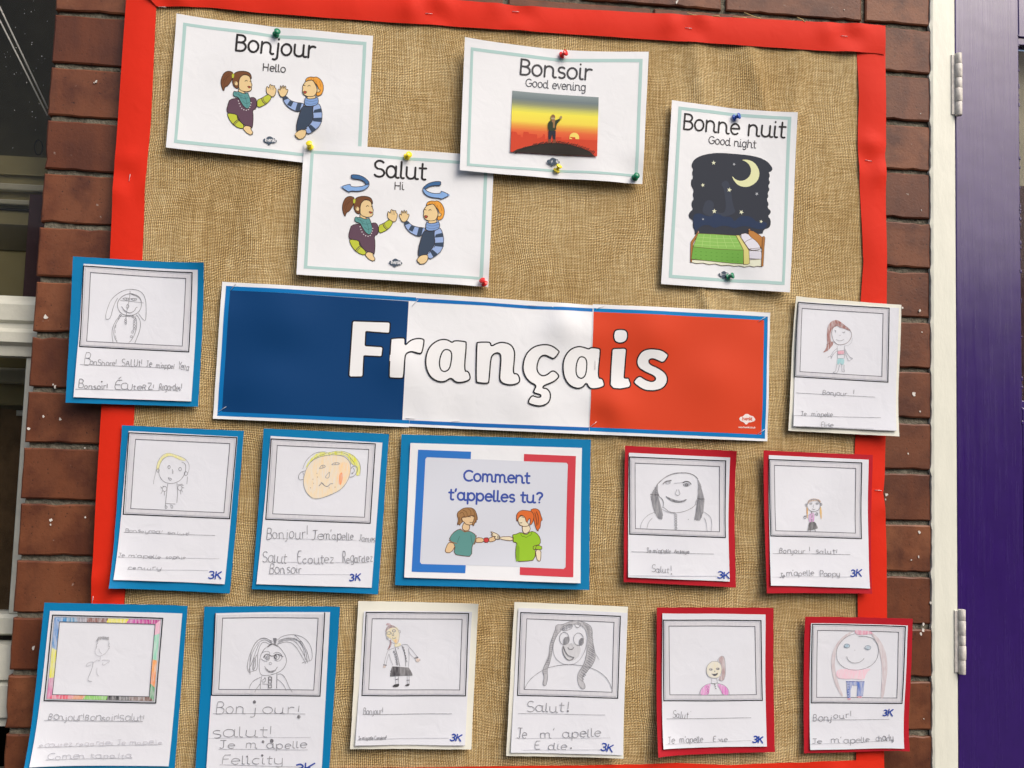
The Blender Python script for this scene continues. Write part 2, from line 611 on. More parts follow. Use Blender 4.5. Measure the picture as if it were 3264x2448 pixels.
class Surf:
    """a sheet hanging on the wall: a depth field over wall coordinates plus prints lying on it"""

    def __init__(s, root, reg, quad, base, seed=0, wave=0.0012, lifts=(), dips=(), cell=0.010):
        s.root, s.reg, s.base, s.cell = root, reg, base, cell
        s.Y = -base
        s.q = [at(*nat(reg, p), s.Y)[[0, 2]] for p in quad]
        s.H = homog([(0, 0), (1, 0), (1, 1), (0, 1)], s.q)
        s.Hi = np.linalg.inv(s.H)
        r = random.Random(seed)
        s.w = [(r.uniform(1.5, 5), r.uniform(1.0, 4.5), r.uniform(0, 6.28), wave * r.uniform(.4, 1)) for _ in range(4)]
        s.lifts = lifts      # (edge, amount, power) edge in 'btlr' or corner '0123'
        s.dips = [(at(*nat(reg, d[:2]), s.Y)[[0, 2]], d[2], d[3]) for d in dips]
        s.layer = 0.00017
        s.buck = {}

    def depth(s, x, z):
        u, v = happ(s.Hi, x, z)
        d = 0.0
        for a, b, ph, am in s.w:
            d += am * (0.5 + 0.5 * math.sin(a * u * 2.2 + b * v * 2.2 + ph)) * 0.5
        for e, am, pw in s.lifts:
            k = {'b': v, 't': 1 - v, 'l': 1 - u, 'r': u, '0': (1 - u) * (1 - v), '1': u * (1 - v), '2': u * v, '3': (1 - u) * v}[e]
            d += am * max(0, min(1.1, k)) ** pw
        for (c, am, rad) in s.dips:
            g = math.exp(-((x - c[0]) ** 2 + (z - c[1]) ** 2) / rad ** 2)
            d = d * (1 - g) + am * g
        return s.base + max(0, d)

    def normal(s, x, z):
        e = 0.0015
        dx = (s.depth(x + e, z) - s.depth(x - e, z)) / (2 * e)
        dz = (s.depth(x, z + e) - s.depth(x, z - e)) / (2 * e)
        return Vector((-dx, -1, -dz)).normalized()

    def sheet(s, name, mat, bow=(0, 0, 0, 0), thick=0.0, label=None, rag=0.0):
        """bow: in-plane bulge of top,right,bottom,left edges in metres"""
        w = np.linalg.norm(s.q[1] - s.q[0])
        h = np.linalg.norm(s.q[3] - s.q[0])
        nx, ny = max(4, int(w / s.cell)), max(4, int(h / s.cell))
        V, Nn, Fc = [], [], []
        rr = random.Random(3)
        for j in range(ny + 1):
            for i in range(nx + 1):
                u, v = i / nx, j / ny
                x, z = happ(s.H, u, v)
                z += bow[0] * 4 * u * (1 - u) * (1 - v) + bow[2] * 4 * u * (1 - u) * v
                x += bow[1] * 4 * v * (1 - v) * u + bow[3] * 4 * v * (1 - v) * (1 - u)
                if rag and (i in (0, nx) or j in (0, ny)):
                    x += rr.uniform(-rag, rag)
                    z += rr.uniform(-rag, rag)
                V.append((x, -s.depth(x, z), z))
                Nn.append(s.normal(x, z))
        idx = lambda i, j: j * (nx + 1) + i
        for j in range(ny):
            for i in range(nx):
                Fc.append((idx(i, j), idx(i, j + 1), idx(i + 1, j + 1), idx(i + 1, j)))
        if thick:
            ring = [idx(i, 0) for i in range(nx)] + [idx(nx, j) for j in range(ny)] + [idx(i, ny) for i in range(nx, 0, -1)] + [idx(0, j) for j in range(ny, 0, -1)]
            n0 = len(V)
            cen = np.mean(s.q, axis=0)
            for k in ring:
                dv = Vector((V[k][0] - cen[0], 0, V[k][2] - cen[1])).normalized()
                V.append(V[k])
                Nn.append(dv)
            for k in ring:
                dv = Vector((V[k][0] - cen[0], 0, V[k][2] - cen[1])).normalized()
                V.append((V[k][0], V[k][1] + thick, V[k][2]))
                Nn.append(dv)
            m = len(ring)
            for k in range(m):
                l = (k + 1) % m
                Fc.append((n0 + k, n0 + l, n0 + m + l, n0 + m + k))
        o = mesh_obj(name, V, Fc, mat, s.root, normals=Nn)
        if label:
            o['label'] = label
        return o

    # ---- prints
    def bucket(s, part):
        return s.buck.setdefault(part, dict(v=[], n=[], f=[], m=[], c=[]))

    def _emit(s, part, mat, polys, col, ramp=0.0, big=0.0):
        b = s.bucket(part)
        mi = ['printed_ink', 'crayon_marks', 'pencil_marks'].index(mat)
        for k, poly in enumerate(polys):
            if len(poly) < 3:
                continue
            i0 = len(b['v'])
            for x, z in poly:
                b['v'].append((x, -(s.depth(x, z) + s.layer + ramp * k), z))
                b['n'].append(s.normal(x, z))
            b['f'].append(tuple(range(i0, i0 + len(poly))))
            b['m'].append(mi)
            b['c'].append(col)
        s.layer += 3e-6 + big

    def W(s, p, reg=None):
        return tuple(at(*nat(reg or s.reg, p), s.Y)[[0, 2]])

    def fill(s, part, pts, col, mat='printed_ink', smooth=0, reg=None, tf=None, grow=True):
        if isinstance(pts, str):
            pts = parse(pts)
        if tf:
            pts = [tf(p) for p in pts]
        if smooth:
            pts = chaikin(pts, True, smooth)
        w = [s.W(p, reg) for p in pts]
        if isinstance(col[0], int):
            col = lin(col)
        tris = tessellate_polygon([[Vector((x, z, 0)) for x, z in w]])
        out = []
        for tr in tris:
            out += clip_cells([w[i] for i in tr], s.cell * 0.8)
        ext = max(max(q[0] for q in w) - min(q[0] for q in w), max(q[1] for q in w) - min(q[1] for q in w))
        s._emit(part, mat, [face_front(p) for p in out], tuple(col), 0.0, 4e-5 if ext > .02 and grow else 0.0)

    def stroke(s, part, pts, col, width, mat='printed_ink', closed=False, smooth=0, reg=None, tf=None, world=False):
        """width in photo pixels"""
        if isinstance(pts, str):
            pts = parse(pts)
        if tf:
            pts = [tf(p) for p in pts]
        if smooth:
            pts = chaikin(pts, closed, smooth)
        w = [Vector(p) for p in pts] if world else [Vector(s.W(p, reg)) for p in pts]
        w = [p for i, p in enumerate(w) if i == 0 or (p - w[i - 1]).length > 1e-5]
        if len(w) < 2:
            return
        if isinstance(col[0], int):
            col = lin(col)
        hw = width * 0.000476 / 2
        # subdivide long runs
        q = []
        n = len(w)
        for i in range(n if closed else n - 1):
            a, b = w[i], w[(i + 1) % n]
            k = max(1, int((b - a).length / s.cell))
            q += [a + (b - a) * (t / k) for t in range(k)]
        if not closed:
            q.append(w[-1])
        n = len(q)
        L, Rr = [], []
        for i in range(n):
            a = q[i - 1] if (i or closed) else None
            b = q[(i + 1) % n] if (i < n - 1 or closed) else None
            d1 = (q[i] - a).normalized() if a is not None else None
            d2 = (b - q[i]).normalized() if b is not None else None
            d1 = d1 or d2
            d2 = d2 or d1
            m = d1 + d2
            if m.length < 0.2:
                m = d1
            m.normalize()
            nn = Vector((-m.y, m.x))
            cs = max(0.55, abs(nn.dot(Vector((-d1.y, d1.x)))))
            L.append(q[i] + nn * hw / cs)
            Rr.append(q[i] - nn * hw / cs)
        polys = []
        if not closed and width > 2.6:
            for e, (c0, l0) in enumerate(((q[0], L[0]), (q[-1], Rr[-1]))):
                v0 = l0 - c0
                fan = []
                for k in range(5):
                    an = math.pi * k / 4
                    cc, ss = math.cos(an), math.sin(an)
                    fan.append((c0.x + v0.x * cc - v0.y * ss, c0.y + v0.x * ss + v0.y * cc))
                polys.append(fan)
        for i in range(n if closed else n - 1):
            j = (i + 1) % n
            polys.append([tuple(L[i]), tuple(Rr[i]), tuple(Rr[j]), tuple(L[j])])
        s._emit(part, mat, [face_front(p) for p in polys], tuple(col), 2e-7)

    def text(s, part, string, p0, p1, h, width, col, mat='printed_ink', reg=None, jit=0.0, slant=0.0, xr=1.0):
        """fit string between two baseline points (zoom pixels); h = capital height; jit = hand wobble"""
        p0, p1 = Vector(p0), Vector(p1)
        total = sum(GL[c][0] for c in string)
        last = GL[string[-1]][0]
        d = p1 - p0
        L = d.length
        d.normalize()
        up = Vector((d.y, -d.x))
        kx = L / (total - 8)
        ky = h / 100.0
        x = 0.0
        r = random.Random(len(string) * 31 + int(p0.x))
        for ch in string:
            w, strokes = glyph(ch)
            dy = r.uniform(-1, 1) * jit * 12
            sc = 1 + r.uniform(-1, 1) * jit * 0.24
            sh = slant + r.uniform(-1, 1) * jit * 0.12
            for pts, closed in strokes:
                out = []
                for i, (gx, gy) in enumerate(pts):
                    if ch.islower():
                        gy *= xr
                    gx += r.uniform(-1, 1) * jit * 3
                    gy += r.uniform(-1, 1) * jit * 3
                    v = p0 + d * ((x + gx * sc + gy * sh - 4) * kx) + up * ((gy * sc + dy) * ky)
                    out.append((v.x, v.y))
                s.stroke(part, out, col, width, mat, closed, 1 if jit else 0, reg)
            x += w

    def flush(s):
        res = {}
        for part, b in s.buck.items():
            if b['f']:
                used = sorted(set(b['m']))
                names = ['printed_ink', 'crayon_marks', 'pencil_marks']
                res[part] = mesh_obj(part.split('/')[0], b['v'], b['f'], [names[k] for k in used], s.root,
                                     fmat=[used.index(k) for k in b['m']], normals=b['n'], inkcol=b['c'])
        s.buck = {}
        return res


def face_front(p):
    a = 0
    for i in range(len(p)):
        x0, y0 = p[i]
        x1, y1 = p[(i + 1) % len(p)]
        a += x0 * y1 - x1 * y0
    return list(p) if a > 0 else list(p)[::-1]      # counter-clockwise in XZ = faces -Y


def clip_half(poly, ax, v, keep_low):
    out = []
    n = len(poly)
    for i in range(n):
        a, b = poly[i], poly[(i + 1) % n]
        ia = (a[ax] <= v) == keep_low or a[ax] == v
        ib = (b[ax] <= v) == keep_low or b[ax] == v
        if ia:
            out.append(a)
        if ia != ib:
            t = (v - a[ax]) / (b[ax] - a[ax])
            out.append((a[0] + (b[0] - a[0]) * t, a[1] + (b[1] - a[1]) * t))
    return out


def clip_cells(poly, cell):
    res = [poly]
    for ax in (0, 1):
        nxt = []
        for p in res:
            lo = min(q[ax] for q in p)
            hi = max(q[ax] for q in p)
            k = math.floor(lo / cell) + 1
            cur = p
            while k * cell < hi - 1e-7 and len(cur) >= 3:
                a = clip_half(cur, ax, k * cell, True)
                cur = clip_half(cur, ax, k * cell, False)
                if len(a) >= 3:
                    nxt.append(a)
                k += 1
            if len(cur) >= 3:
                nxt.append(cur)
        res = nxt
    return res


# ---------------------------------------------------------------- setting
def X(px, py, Y=0.0):
    return float(at(px, py, Y)[0])


def Z(px, py, Y=0.0):
    return float(at(px, py, Y)[2])


ground = mesh_obj('ground', [(-60, -60, 0), (60, -60, 0), (60, 1, 0), (-60, 1, 0)], [(0, 1, 2, 3)], 'asphalt')
ground['kind'] = 'structure'

bld = empty('opposite_building', (2, -9.5, 0), 'dark rendered school block across the yard, mirrored in the glossy door', 'building')
box('wall', 'render_wall', bld, -14, 18, -14.5, -9.5, 0, 3.7)
mesh_obj('roof', [(-14.5, -9.1, 3.7), (18.5, -9.1, 3.7), (18.5, -15, 3.7), (-14.5, -15, 3.7), (-14.5, -12, 4.5), (18.5, -12, 4.5)],
         [(0, 1, 5, 4), (1, 2, 5), (2, 3, 4, 5), (3, 0, 4), (3, 2, 1, 0)], 'slate_roof', bld)
for i in range(7):
    x = -12 + i * 4.3
    w = box('window', 'frame_white', bld, x, x + 1.8, -9.5, -9.44, 1.0, 2.6)
    box('pane', 'room_dark', w, x + .1, x + 1.7, -9.44, -9.43, 1.1, 2.5)

# ---- brick wall
XJL = X(175, 32)                       # jamb of the window
XJL = 0.5 * (X(162, 199) + X(56, 1780))
XJR = 0.5 * (X(2961, 394) + X(2969, 1670))
wall = empty('brick_wall', (XJL, 0, 0), 'red brown brick pier and wall around the hessian notice board, between window and purple door', 'wall')
ZT, ZB = Z0 + 6 * PITCH, Z0 - 22 * PITCH


def zj(k, x=0):
    """bed joint height; the courses on the door side sit a touch off the level"""
    return Z0 - k * PITCH


def slab(name, mat, x0, x1, z0, z1, y, seed):
    r = random.Random(seed)
    nx, nz = int((x1 - x0) / 0.012), int((z1 - z0) / 0.0035)
    V = [(x0 + (x1 - x0) * i / nx, y + r.uniform(-.0013, .0013), z0 + (z1 - z0) * j / nz) for j in range(nz + 1) for i in range(nx + 1)]
    Fc = [(j * (nx + 1) + i, j * (nx + 1) + i + 1, (j + 1) * (nx + 1) + i + 1, (j + 1) * (nx + 1) + i) for j in range(nz) for i in range(nx)]
    return V, Fc


mv, mf = [], []
BX0, BX1 = X(520, 900), X(2700, 900)   # board interior hides the wall between these
for x0, x1, z0, z1 in ((XJL + .004, BX0, ZB, ZT), (BX1, XJR - .002, ZB, ZT), (BX0, BX1, zj(1), ZT), (BX0, BX1, ZB, zj(14))):
    v, f = slab('m', 'm', x0, x1, z0, z1, 0.0050, len(mv))
    o = len(mv)
    mv += v
    mf += [tuple(k + o for k in q) for q in f]
mesh_obj('mortar', mv, mf, 'mortar_sand', wall, smooth=True)
box('core', 'mortar_sand', wall, XJL + .004, XJR + .03, 0.0075, 0.10, ZB, ZT)

LB = 0.2355                            # stretcher with its joint
JT = 0.0080


def brick_mesh(w, seed, jl=False, jr=False):
    """front outline slightly ragged, arris worn"""
    r = random.Random(seed)
    h = PITCH - JT
    n1, n2 = max(4, int(w / .014)), 5
    out = []
    for i in range(n1):
        out.append((w * i / n1, 0, 0, -1))
    for i in range(n2):
        out.append((w, h * i / n2, 1, 0))
    for i in range(n1):
        out.append((w - w * i / n1, h, 0, 1))
    for i in range(n2):
        out.append((0, h - h * i / n2, -1, 0))
    V = []
    m = len(out)
    ring0, ring1 = [], []
    for x, z, ox, oz in out:
        e = r.uniform(-.0006, .0004)
        if r.random() < 0.07:
            e -= r.uniform(.0006, .002)
        ring0.append((x + ox * e, z + oz * e))
    for (x, z) in ring0:
        cx, cz = w / 2, h / 2
        b = .0016 + r.uniform(0, .0009)
        ring1.append((x + (b if x < cx else -b) * (1 if abs(x - cx) > w / 2 - .004 else 0), z + (b if z < cz else -b) * (1 if abs(z - cz) > h / 2 - .004 else 0)))
    V += [(x, 0, z) for x, z in ring1]
    V += [(x, .0014, z) for x, z in ring0]
    V += [(x, .06, z) for x, z in ring0]
    Fc = [tuple(range(m))]
    for k in range(2):
        for i in range(m):
            j = (i + 1) % m
            Fc.append(((k + 1) * m + i, (k + 1) * m + j, k * m + j, k * m + i))
    me = bpy.data.meshes.new('brick')
    me.from_pydata(V, [], Fc)
    me.materials.append(MAT['brick_clay'])
    me.update()
    return me


BM = {}
brk_n = 0


def put_brick(x0, x1, k):
    global brk_n
    w = round(x1 - x0 - JT, 3)
    key = (w, brk_n % 5)
    if key not in BM:
        BM[key] = brick_mesh(w, hash((int(w * 1000), brk_n % 5)) & 0xffff)
    o = bpy.data.objects.new('brick', BM[key])
    o.parent = wall
    o.location = (x0 + JT / 2 - XJL + rnd.uniform(-.0008, .0008), rnd.uniform(-.001, .001), zj(k + 1) + JT / 2 + rnd.uniform(-.0006, .0006))
    o.rotation_euler = (rnd.uniform(-.008, .008), rnd.uniform(-.004, .004), rnd.uniform(-.004, .004))
    COL.objects.link(o)
    brk_n += 1


HIDX0, HIDX1 = X(520, 900), X(2700, 900)
for k in range(-6, 22):
    full = (k % 2 == 1)
    # from the door jamb leftwards
    xs = [XJR + JT / 2]
    xs.append(XJR + JT / 2 - (LB if full else LB / 2))
    while xs[-1] > XJL + 0.16:
        xs.append(xs[-1] - LB)
    left = xs[0]
    for i in range(len(xs) - 1):
        b, a = xs[i], xs[i + 1]
        if 1 <= k < 14 and b < HIDX1 - 0.001:
            break
        if a < XJL + 0.25:
            break
        put_brick(a, b, k)
        left = a
    # window jamb pier
    a = XJL - JT / 2
    wd = LB if (k % 2 == 0) else LB / 2
    put_brick(a, a + wd, k)
    if k % 2:
        put_brick(a + wd, a + wd + LB, k)
    if k < 1 or k >= 14:
        nx = a + wd + (LB if k % 2 else 0)
        while nx < left - 0.03:
            put_brick(nx, min(nx + LB, left), k)
            nx += LB


# courses under the window sill
for k in range(14, 22):
    a = XJL - JT / 2
    put_brick(a - LB * (1 if k % 2 else .5), a, k)
    put_brick(a - LB * (2 if k % 2 else 1.5), a - LB * (1 if k % 2 else .5), k)
box('core', 'mortar_sand', wall, XJL - .5, XJL + .0035, 0.0055, 0.10, ZB, zj(14) - .001)

# flecks of paint on the brick faces
for px, py, r_ in [(2913, 1255, 9), (2932, 1312, 4), (2876, 981, 5), (2931, 991, 4), (2824, 1577, 7), (2822, 1592, 3), (2938, 1059, 3),
                   (2893, 1446, 3), (2941, 2008, 8), (2935, 2020, 6), (2942, 1990, 5), (2929, 1696, 5), (2927, 1774, 4), (2904, 1785, 3),
                   (2929, 735, 3), (2933, 363, 2), (2936, 670, 2), (307, 260, 4), (300, 264, 2), (146, 1012, 8), (176, 1233, 5),
                   (170, 1226, 3), (92, 1366, 5), (139, 1328, 4), (192, 1337, 5), (163, 1658, 5), (162, 1672, 3), (273, 1649, 3),
                   (108, 2064, 6), (270, 1428, 2), (2156, 8, 5), (2160, 3, 3), (2690, 32, 2), (2944, 2291, 2), (2966, 1921, 4)]:
    c = at(px, py, 0)
    n = 7
    pts = [(c[0] + r_ * .00048 * rnd.uniform(.35, 1.1) * math.cos(a), -.0013, c[2] + r_ * .00048 * rnd.uniform(.5, 1.4) * math.sin(a))
           for a in [2 * math.pi * q / n for q in range(n)]]
    mesh_obj('paint_fleck', pts + [(p[0], 0.001, p[2]) for p in pts],
             [tuple(range(n))] + [(i + n, (i + 1) % n + n, (i + 1) % n, i) for i in range(n)], 'fleck_white', wall)

# ---- window at the left
YW = 0.055
zt = Z0 + 0.30
win = empty('sash_window', (XJL - .3, YW, Z(20, 2295, YW)), 'white painted sash window with dark panes at the left of the brick pier', 'window')
wx0 = XJL - 1.5
wx1 = XJL + 0.05
g1b, r1b = Z(60, 944, YW), Z(60, 1137, YW)
gl2 = Z(30, 1955, YW)
sillb = Z(10, 2295, YW)
# meeting rail: a moulded profile run along X
prof = [(0.0, 0), (.10, -.012), (.16, -.016), (.42, -.016), (.47, -.010), (.55, -.011), (.62, -.020), (.78, -.020), (.84, -.012), (1.0, -.010), (1.0, .03)]
prof = [(0.0, .03)] + prof
def rail(name, zt_, zb_, y0, prof, mat='frame_white', parent=None):
    V, Fc = [], []
    for x in (wx0, wx1):
        for t_, dy in prof:
            V.append((x, y0 + dy, zt_ + (zb_ - zt_) * t_))
    n = len(prof)
    for i in range(n - 1):
        Fc.append((i, i + 1, n + i + 1, n + i))
    return mesh_obj(name, V, Fc, mat, parent or win)


rail('meeting_rail', g1b, r1b, YW, prof)
rail('bottom_rail', gl2, Z(20, 2025, YW), YW, [(0, .03), (0, -.004), (.15, -.012), (.85, -.012), (1, 0), (1, .03)])
box('groove', 'dark_gap', win, wx0, wx1, YW + .004, YW + .02, Z(20, 2046, YW), Z(20, 2020, YW))
rail('sill', Z(20, 2042, YW), sillb, YW - .03, [(0, .06), (0, 0), (.42, -.004), (.45, .004), (.50, -.004), (.88, -.006), (.90, .002), (1, 0), (1, .06)])
box('lower_stile', 'frame_white', win, X(83, 1137, YW) + .0025, X(83, 1137, YW) + .06, YW - .006, YW + .03, gl2, r1b, .002)
gp = box('upper_pane', 'window_glass', win, wx0, wx1, YW + .045, YW + .049, g1b - .01, zt)
lp = box('lower_pane', 'window_glass', win, wx0, wx1, YW + .018, YW + .022, gl2 - .01, r1b + .01)
box('frame_head', 'frame_white', win, wx0, wx1, YW, YW + .06, zt, zt + .06, .003)
box('backing_reveal', 'room_dark', win, wx0, wx1, YW + .42, YW + .46, sillb, zt + .1)
box('reveal_side', 'room_dark', win, wx1 - .004, wx1, YW + .06, YW + .42, sillb, zt + .1)
YB = YW + .12
rz = lambda py: Z(40, py, YB)
box('shutter_board', 'olive_board', win, wx0, wx1, YB, YB + .01, rz(955), rz(497))  # boards and bands added behind the glass, coloured like a mirrored roof
box('shutter_rail', 'pale_backdrop', win, wx0, wx1, YB - .012, YB, rz(612), rz(590), .002)
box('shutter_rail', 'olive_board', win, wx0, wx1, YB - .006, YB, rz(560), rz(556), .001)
box('shutter_rail', 'pale_backdrop', win, wx0, X(101, 650, YB), YB - .010, YB, rz(656), rz(640), .002)
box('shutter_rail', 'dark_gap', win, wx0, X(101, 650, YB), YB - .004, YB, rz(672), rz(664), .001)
box('shutter_edge', 'plum_backdrop', win, X(101, 700, YB), wx1, YB - .014, YB - .001, rz(955), rz(622), .001)  # added plum upright, part of the imitated roof reflection
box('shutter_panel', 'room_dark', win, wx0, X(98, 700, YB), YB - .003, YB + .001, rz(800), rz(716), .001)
YL = YW + .09
lz = lambda py: Z(40, py, YL)
box('inner_rail', 'pale_backdrop', win, wx0, wx1, YL, YL + .02, lz(1222), lz(1172), .004)  # added bars and strips imitating bands mirrored in the lower pane
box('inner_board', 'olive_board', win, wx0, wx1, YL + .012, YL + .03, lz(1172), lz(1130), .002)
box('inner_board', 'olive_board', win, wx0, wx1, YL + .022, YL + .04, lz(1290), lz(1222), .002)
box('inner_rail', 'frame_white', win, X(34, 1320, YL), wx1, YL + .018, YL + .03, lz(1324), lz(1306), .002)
box('inner_card', 'pale_backdrop', win, X(52, 1350, YL), X(71, 1350, YL), YL + .02, YL + .03, lz(1390), lz(1328), .001)  # added pale patch imitating a light spot mirrored in the glass
# added wavy brown sheet imitating a bystander mirrored in the lower pane
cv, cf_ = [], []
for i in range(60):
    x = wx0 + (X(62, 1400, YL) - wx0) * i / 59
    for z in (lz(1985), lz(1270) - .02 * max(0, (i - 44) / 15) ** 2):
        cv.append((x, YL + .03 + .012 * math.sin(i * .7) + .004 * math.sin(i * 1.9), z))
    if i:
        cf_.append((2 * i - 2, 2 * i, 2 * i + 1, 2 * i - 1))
mesh_obj('reflection_figure', cv, cf_, 'brown_reflection', win, smooth=True)
# added pair of tubes imitating diagonal lines mirrored in the upper pane
for (a, b), (c_, d_) in (((-2, 20), (152, 345)), ((-2, 62), (151, 368))):
    v, f = tube_geo([at(a, b, YW + .06), at(c_, d_, YW + .06)], .0013, 6)
    mesh_obj('blind_cord', v, f, 'cord_white', win, smooth=True)
ring = [at(123 + 13 * math.cos(q), 470 + 24 * math.sin(q), YW + .07) for q in [i * .42 for i in range(16)]]
v, f = tube_geo(ring, .0009, 5)
mesh_obj('cord_loop', v, f, 'dark_gap', win, smooth=True)  # dark loop added beside the imitated reflection lines
rr = random.Random(5)
for i in range(42):
    px, py = rr.uniform(0, 165), rr.choice([rr.uniform(0, 480), rr.uniform(0, 260)])
    if px > 160 - py * .068:
        continue
    c_ = at(px, py, YW + .0445)
    s_ = rr.uniform(.0003, .0012)
    n = 6
    pts = [(c_[0] + s_ * rr.uniform(.4, 1) * math.cos(a), YW + .0443, c_[2] + s_ * rr.uniform(.4, 1.2) * math.sin(a)) for a in [2 * math.pi * q / n for q in range(n)]]
    mesh_obj('paint_fleck', pts, [tuple(range(n))], 'fleck_white', win)

# ---- door frame and purple door
fx0 = XJR + .0005
fx1 = X(3050, 1200, -.003)
dz0, dz1 = 0.02, Z0 + 0.35
post = empty('door_frame', (fx0, 0, 0), 'cream gloss painted door post between the brickwork and the purple door', 'door frame')
# the brush line against the brick wanders a little
rr = random.Random(9)
n = 260
V, Fc = [], []
for i in range(n + 1):
    z = dz0 + (dz1 - dz0) * i / n
    k = (Z0 - z) / PITCH
    injoint = abs(k - round(k)) * PITCH < JT * .55
    e = rr.uniform(-.0007, .0007) - (.0022 if injoint else 0)
    V += [(fx0 + e, .004, z), (fx0 + e + .0004, -.0016, z), (fx0 + .004, -.0030, z), (fx1 - .002, -.0030, z), (fx1, -.001, z), (fx1, .05, z)]
    if i:
        for q in range(5):
            Fc.append((6 * (i - 1) + q, 6 * (i - 1) + q + 1, 6 * i + q + 1, 6 * i + q))
mesh_obj('post', V, Fc, 'cream_gloss', post)
box('rebate', 'dark_gap', post, fx1 - .001, fx1 + .006, .012, .05, dz0, dz1)
dx0 = fx1 + .0026
door = empty('door', (dx0, 0, 0), 'glossy purple painted door hung on the cream post at the right', 'door')
gx = X(3256, 800, 0)
gt, gb = Z(3258, 116, 0), Z(3258, 1300, 0)
YD = 0.0015
box('stile', 'purple_gloss', door, dx0, gx, YD, YD + .045, dz0, dz1, .0016)
dx9 = gx + .50
box('top_rail', 'purple_gloss', door, gx + .0004, dx9, YD + .0008, YD + .045, gt, dz1, .0014)
box('lower_panel', 'purple_gloss', door, gx + .0004, dx9, YD + .0008, YD + .045, dz0, gb, .0014)
box('glazing_bead', 'purple_gloss', door, gx + .0004, dx9, YD + .004, YD + .02, gt - .012, gt, .001)
box('glazing_bead', 'purple_gloss', door, gx + .0004, dx9, YD + .004, YD + .02, gb, gb + .012, .001)
box('pane', 'window_glass', door, gx + .0004, dx9, YD + .014, YD + .018, gb + .012, gt - .012)
box('room_behind', 'pale_backdrop', door, gx + .0004, dx9, YD + .05, YD + .06, Z(3260, 560), gt)
box('room_behind', 'plum_backdrop', door, gx + .0004, dx9, YD + .05, YD + .06, gb, Z(3260, 560))
box('stile', 'purple_gloss', door, dx9 + .0004, dx9 + .14, YD, YD + .045, dz0, dz1, .0016)
box('post', 'cream_gloss', post, dx9 + .144, dx9 + .23, -.003, .06, dz0, dz1, .002)
box('side_wall', 'render_wall', wall, dx9 + .2305, dx9 + 2.5, 0, .2, 0, ZT)
box('side_wall', 'render_wall', wall, wx0 - 2.5, wx0 - .001, 0, .6, 0, ZT + .05)
box('window_head', 'render_wall', wall, wx0, XJL - .003, .004, .3, zt + .062, zt + .5)
for i in range(46):    # blobs of paint along the stile edge
    z = Z(3256, rr.uniform(100, 1350), 0)
    s_ = rr.uniform(.0006, .002)
    v, f = box_geo(gx - s_ * 1.2, gx + s_ * .6, YD - s_ * .5, YD + .004, z - s_, z + s_ * rr.uniform(.6, 2.5), s_ * .4)
    mesh_obj('paint_run', v, f, 'purple_gloss', door)


def hinge(py0, py1, px):
    z1, z0 = Z(px, py0, -.006), Z(px, py1, -.006)
    cx = X(px, (py0 + py1) / 2, -.006)
    h = mesh_obj('hinge', *box_geo(cx - .011, cx + .0015, -.0052, .001, z0 + .002, z1 - .002, .0008), 'hinge_paint', post)
    n = 5
    cuts = [0, .17, .395, .56, .78, 1]
    for i in range(n):
        a, b = z1 - (z1 - z0) * cuts[i], z1 - (z1 - z0) * cuts[i + 1]
        r0 = .0056 if i % 2 else .0053
        V, Fc = [], []
        m = 14
        prof = [(0.0, .6), (.0, .86), (.0016, 1), (.5, 1.02), (1, 1), (1, .86), (1, .6)]
        zs = [a - .0003, a - .0003, a - .0007, (a + b) / 2, b + .0007, b + .0003, b + .0003]
        rs = [0.3, .95, 1, 1.01, 1, .95, .3]
        ph = rr.uniform(0, 6)
        for zz, rk in zip(zs, rs):
            for q in range(m):
                an = 2 * math.pi * q / m
                rad = r0 * rk * (1 + .04 * math.sin(3 * an + ph) + .02 * math.sin(7 * an + zz * 900))
                V.append((cx + rad * math.cos(an), -.0065 + rad * math.sin(an), zz))
        for k in range(len(zs) - 1):
            for q in range(m):
                w2 = (q + 1) % m
                Fc.append((k * m + q, k * m + w2, (k + 1) * m + w2, (k + 1) * m + q)[::-1])
        mesh_obj('knuckle', V, Fc, 'hinge_paint', h, smooth=True)


hinge(171, 369, 3055)
hinge(1942, 2149, 3066)

# ---------------------------------------------------------------- notice board
board = empty('notice_board', (X(1600, 1300), 0, Z(1600, 2480)), 'hessian covered notice board edged with red paper strips, hung on the brick wall', 'notice board')
bx0, bx1 = X(330, 1200), X(2816, 1200)
bz1, bz0 = Z(1500, 50, -.01), Z(1500, 2530, -.01)
YBD = -.013
box('backing_board', 'room_dark', board, X(430, 100) + .004, bx1 - .008, YBD, -.0005, bz0, Z(2700, 110))

# hessian with pulls and folds
hx0, hx1 = X(300, 1200, -.014), X(2790, 1200, -.014)
hz1, hz0 = Z(1500, -45, -.014), Z(1500, 2520, -.014)
nx, nz = 230, 210
rn = random.Random(21)
fold = [(rn.uniform(hx0, hx1), rn.uniform(.010, .03), rn.uniform(-.0014, .0018), rn.uniform(0, 6), rn.uniform(2, 6), rn.uniform(.004, .02), rn.uniform(hz0, hz1), rn.uniform(.10, .35)) for _ in range(46)]
# the clear folds: at the top right and between posters
for px, py, amp, wd, ln in ((2230, 260, .0035, .014, .10), (2330, 250, -.002, .016, .12), (2420, 260, .003, .013, .10), (2520, 300, .0025, .014, .14),
                            (2235, 950, .0035, .008, .06), (2180, 960, -.002, .012, .05), (2640, 500, .002, .014, .25), (830, 760, .002, .02, .10),
                            (600, 960, .002, .015, .10), (2235, 700, .0016, .012, .15), (1975, 1390, .003, .010, .03), (1290, 300, .002, .02, .2)):
    p = at(px, py, -.014)
    fold.append((p[0], wd, amp, rn.uniform(0, 6), 3.0, .006, p[2], ln))


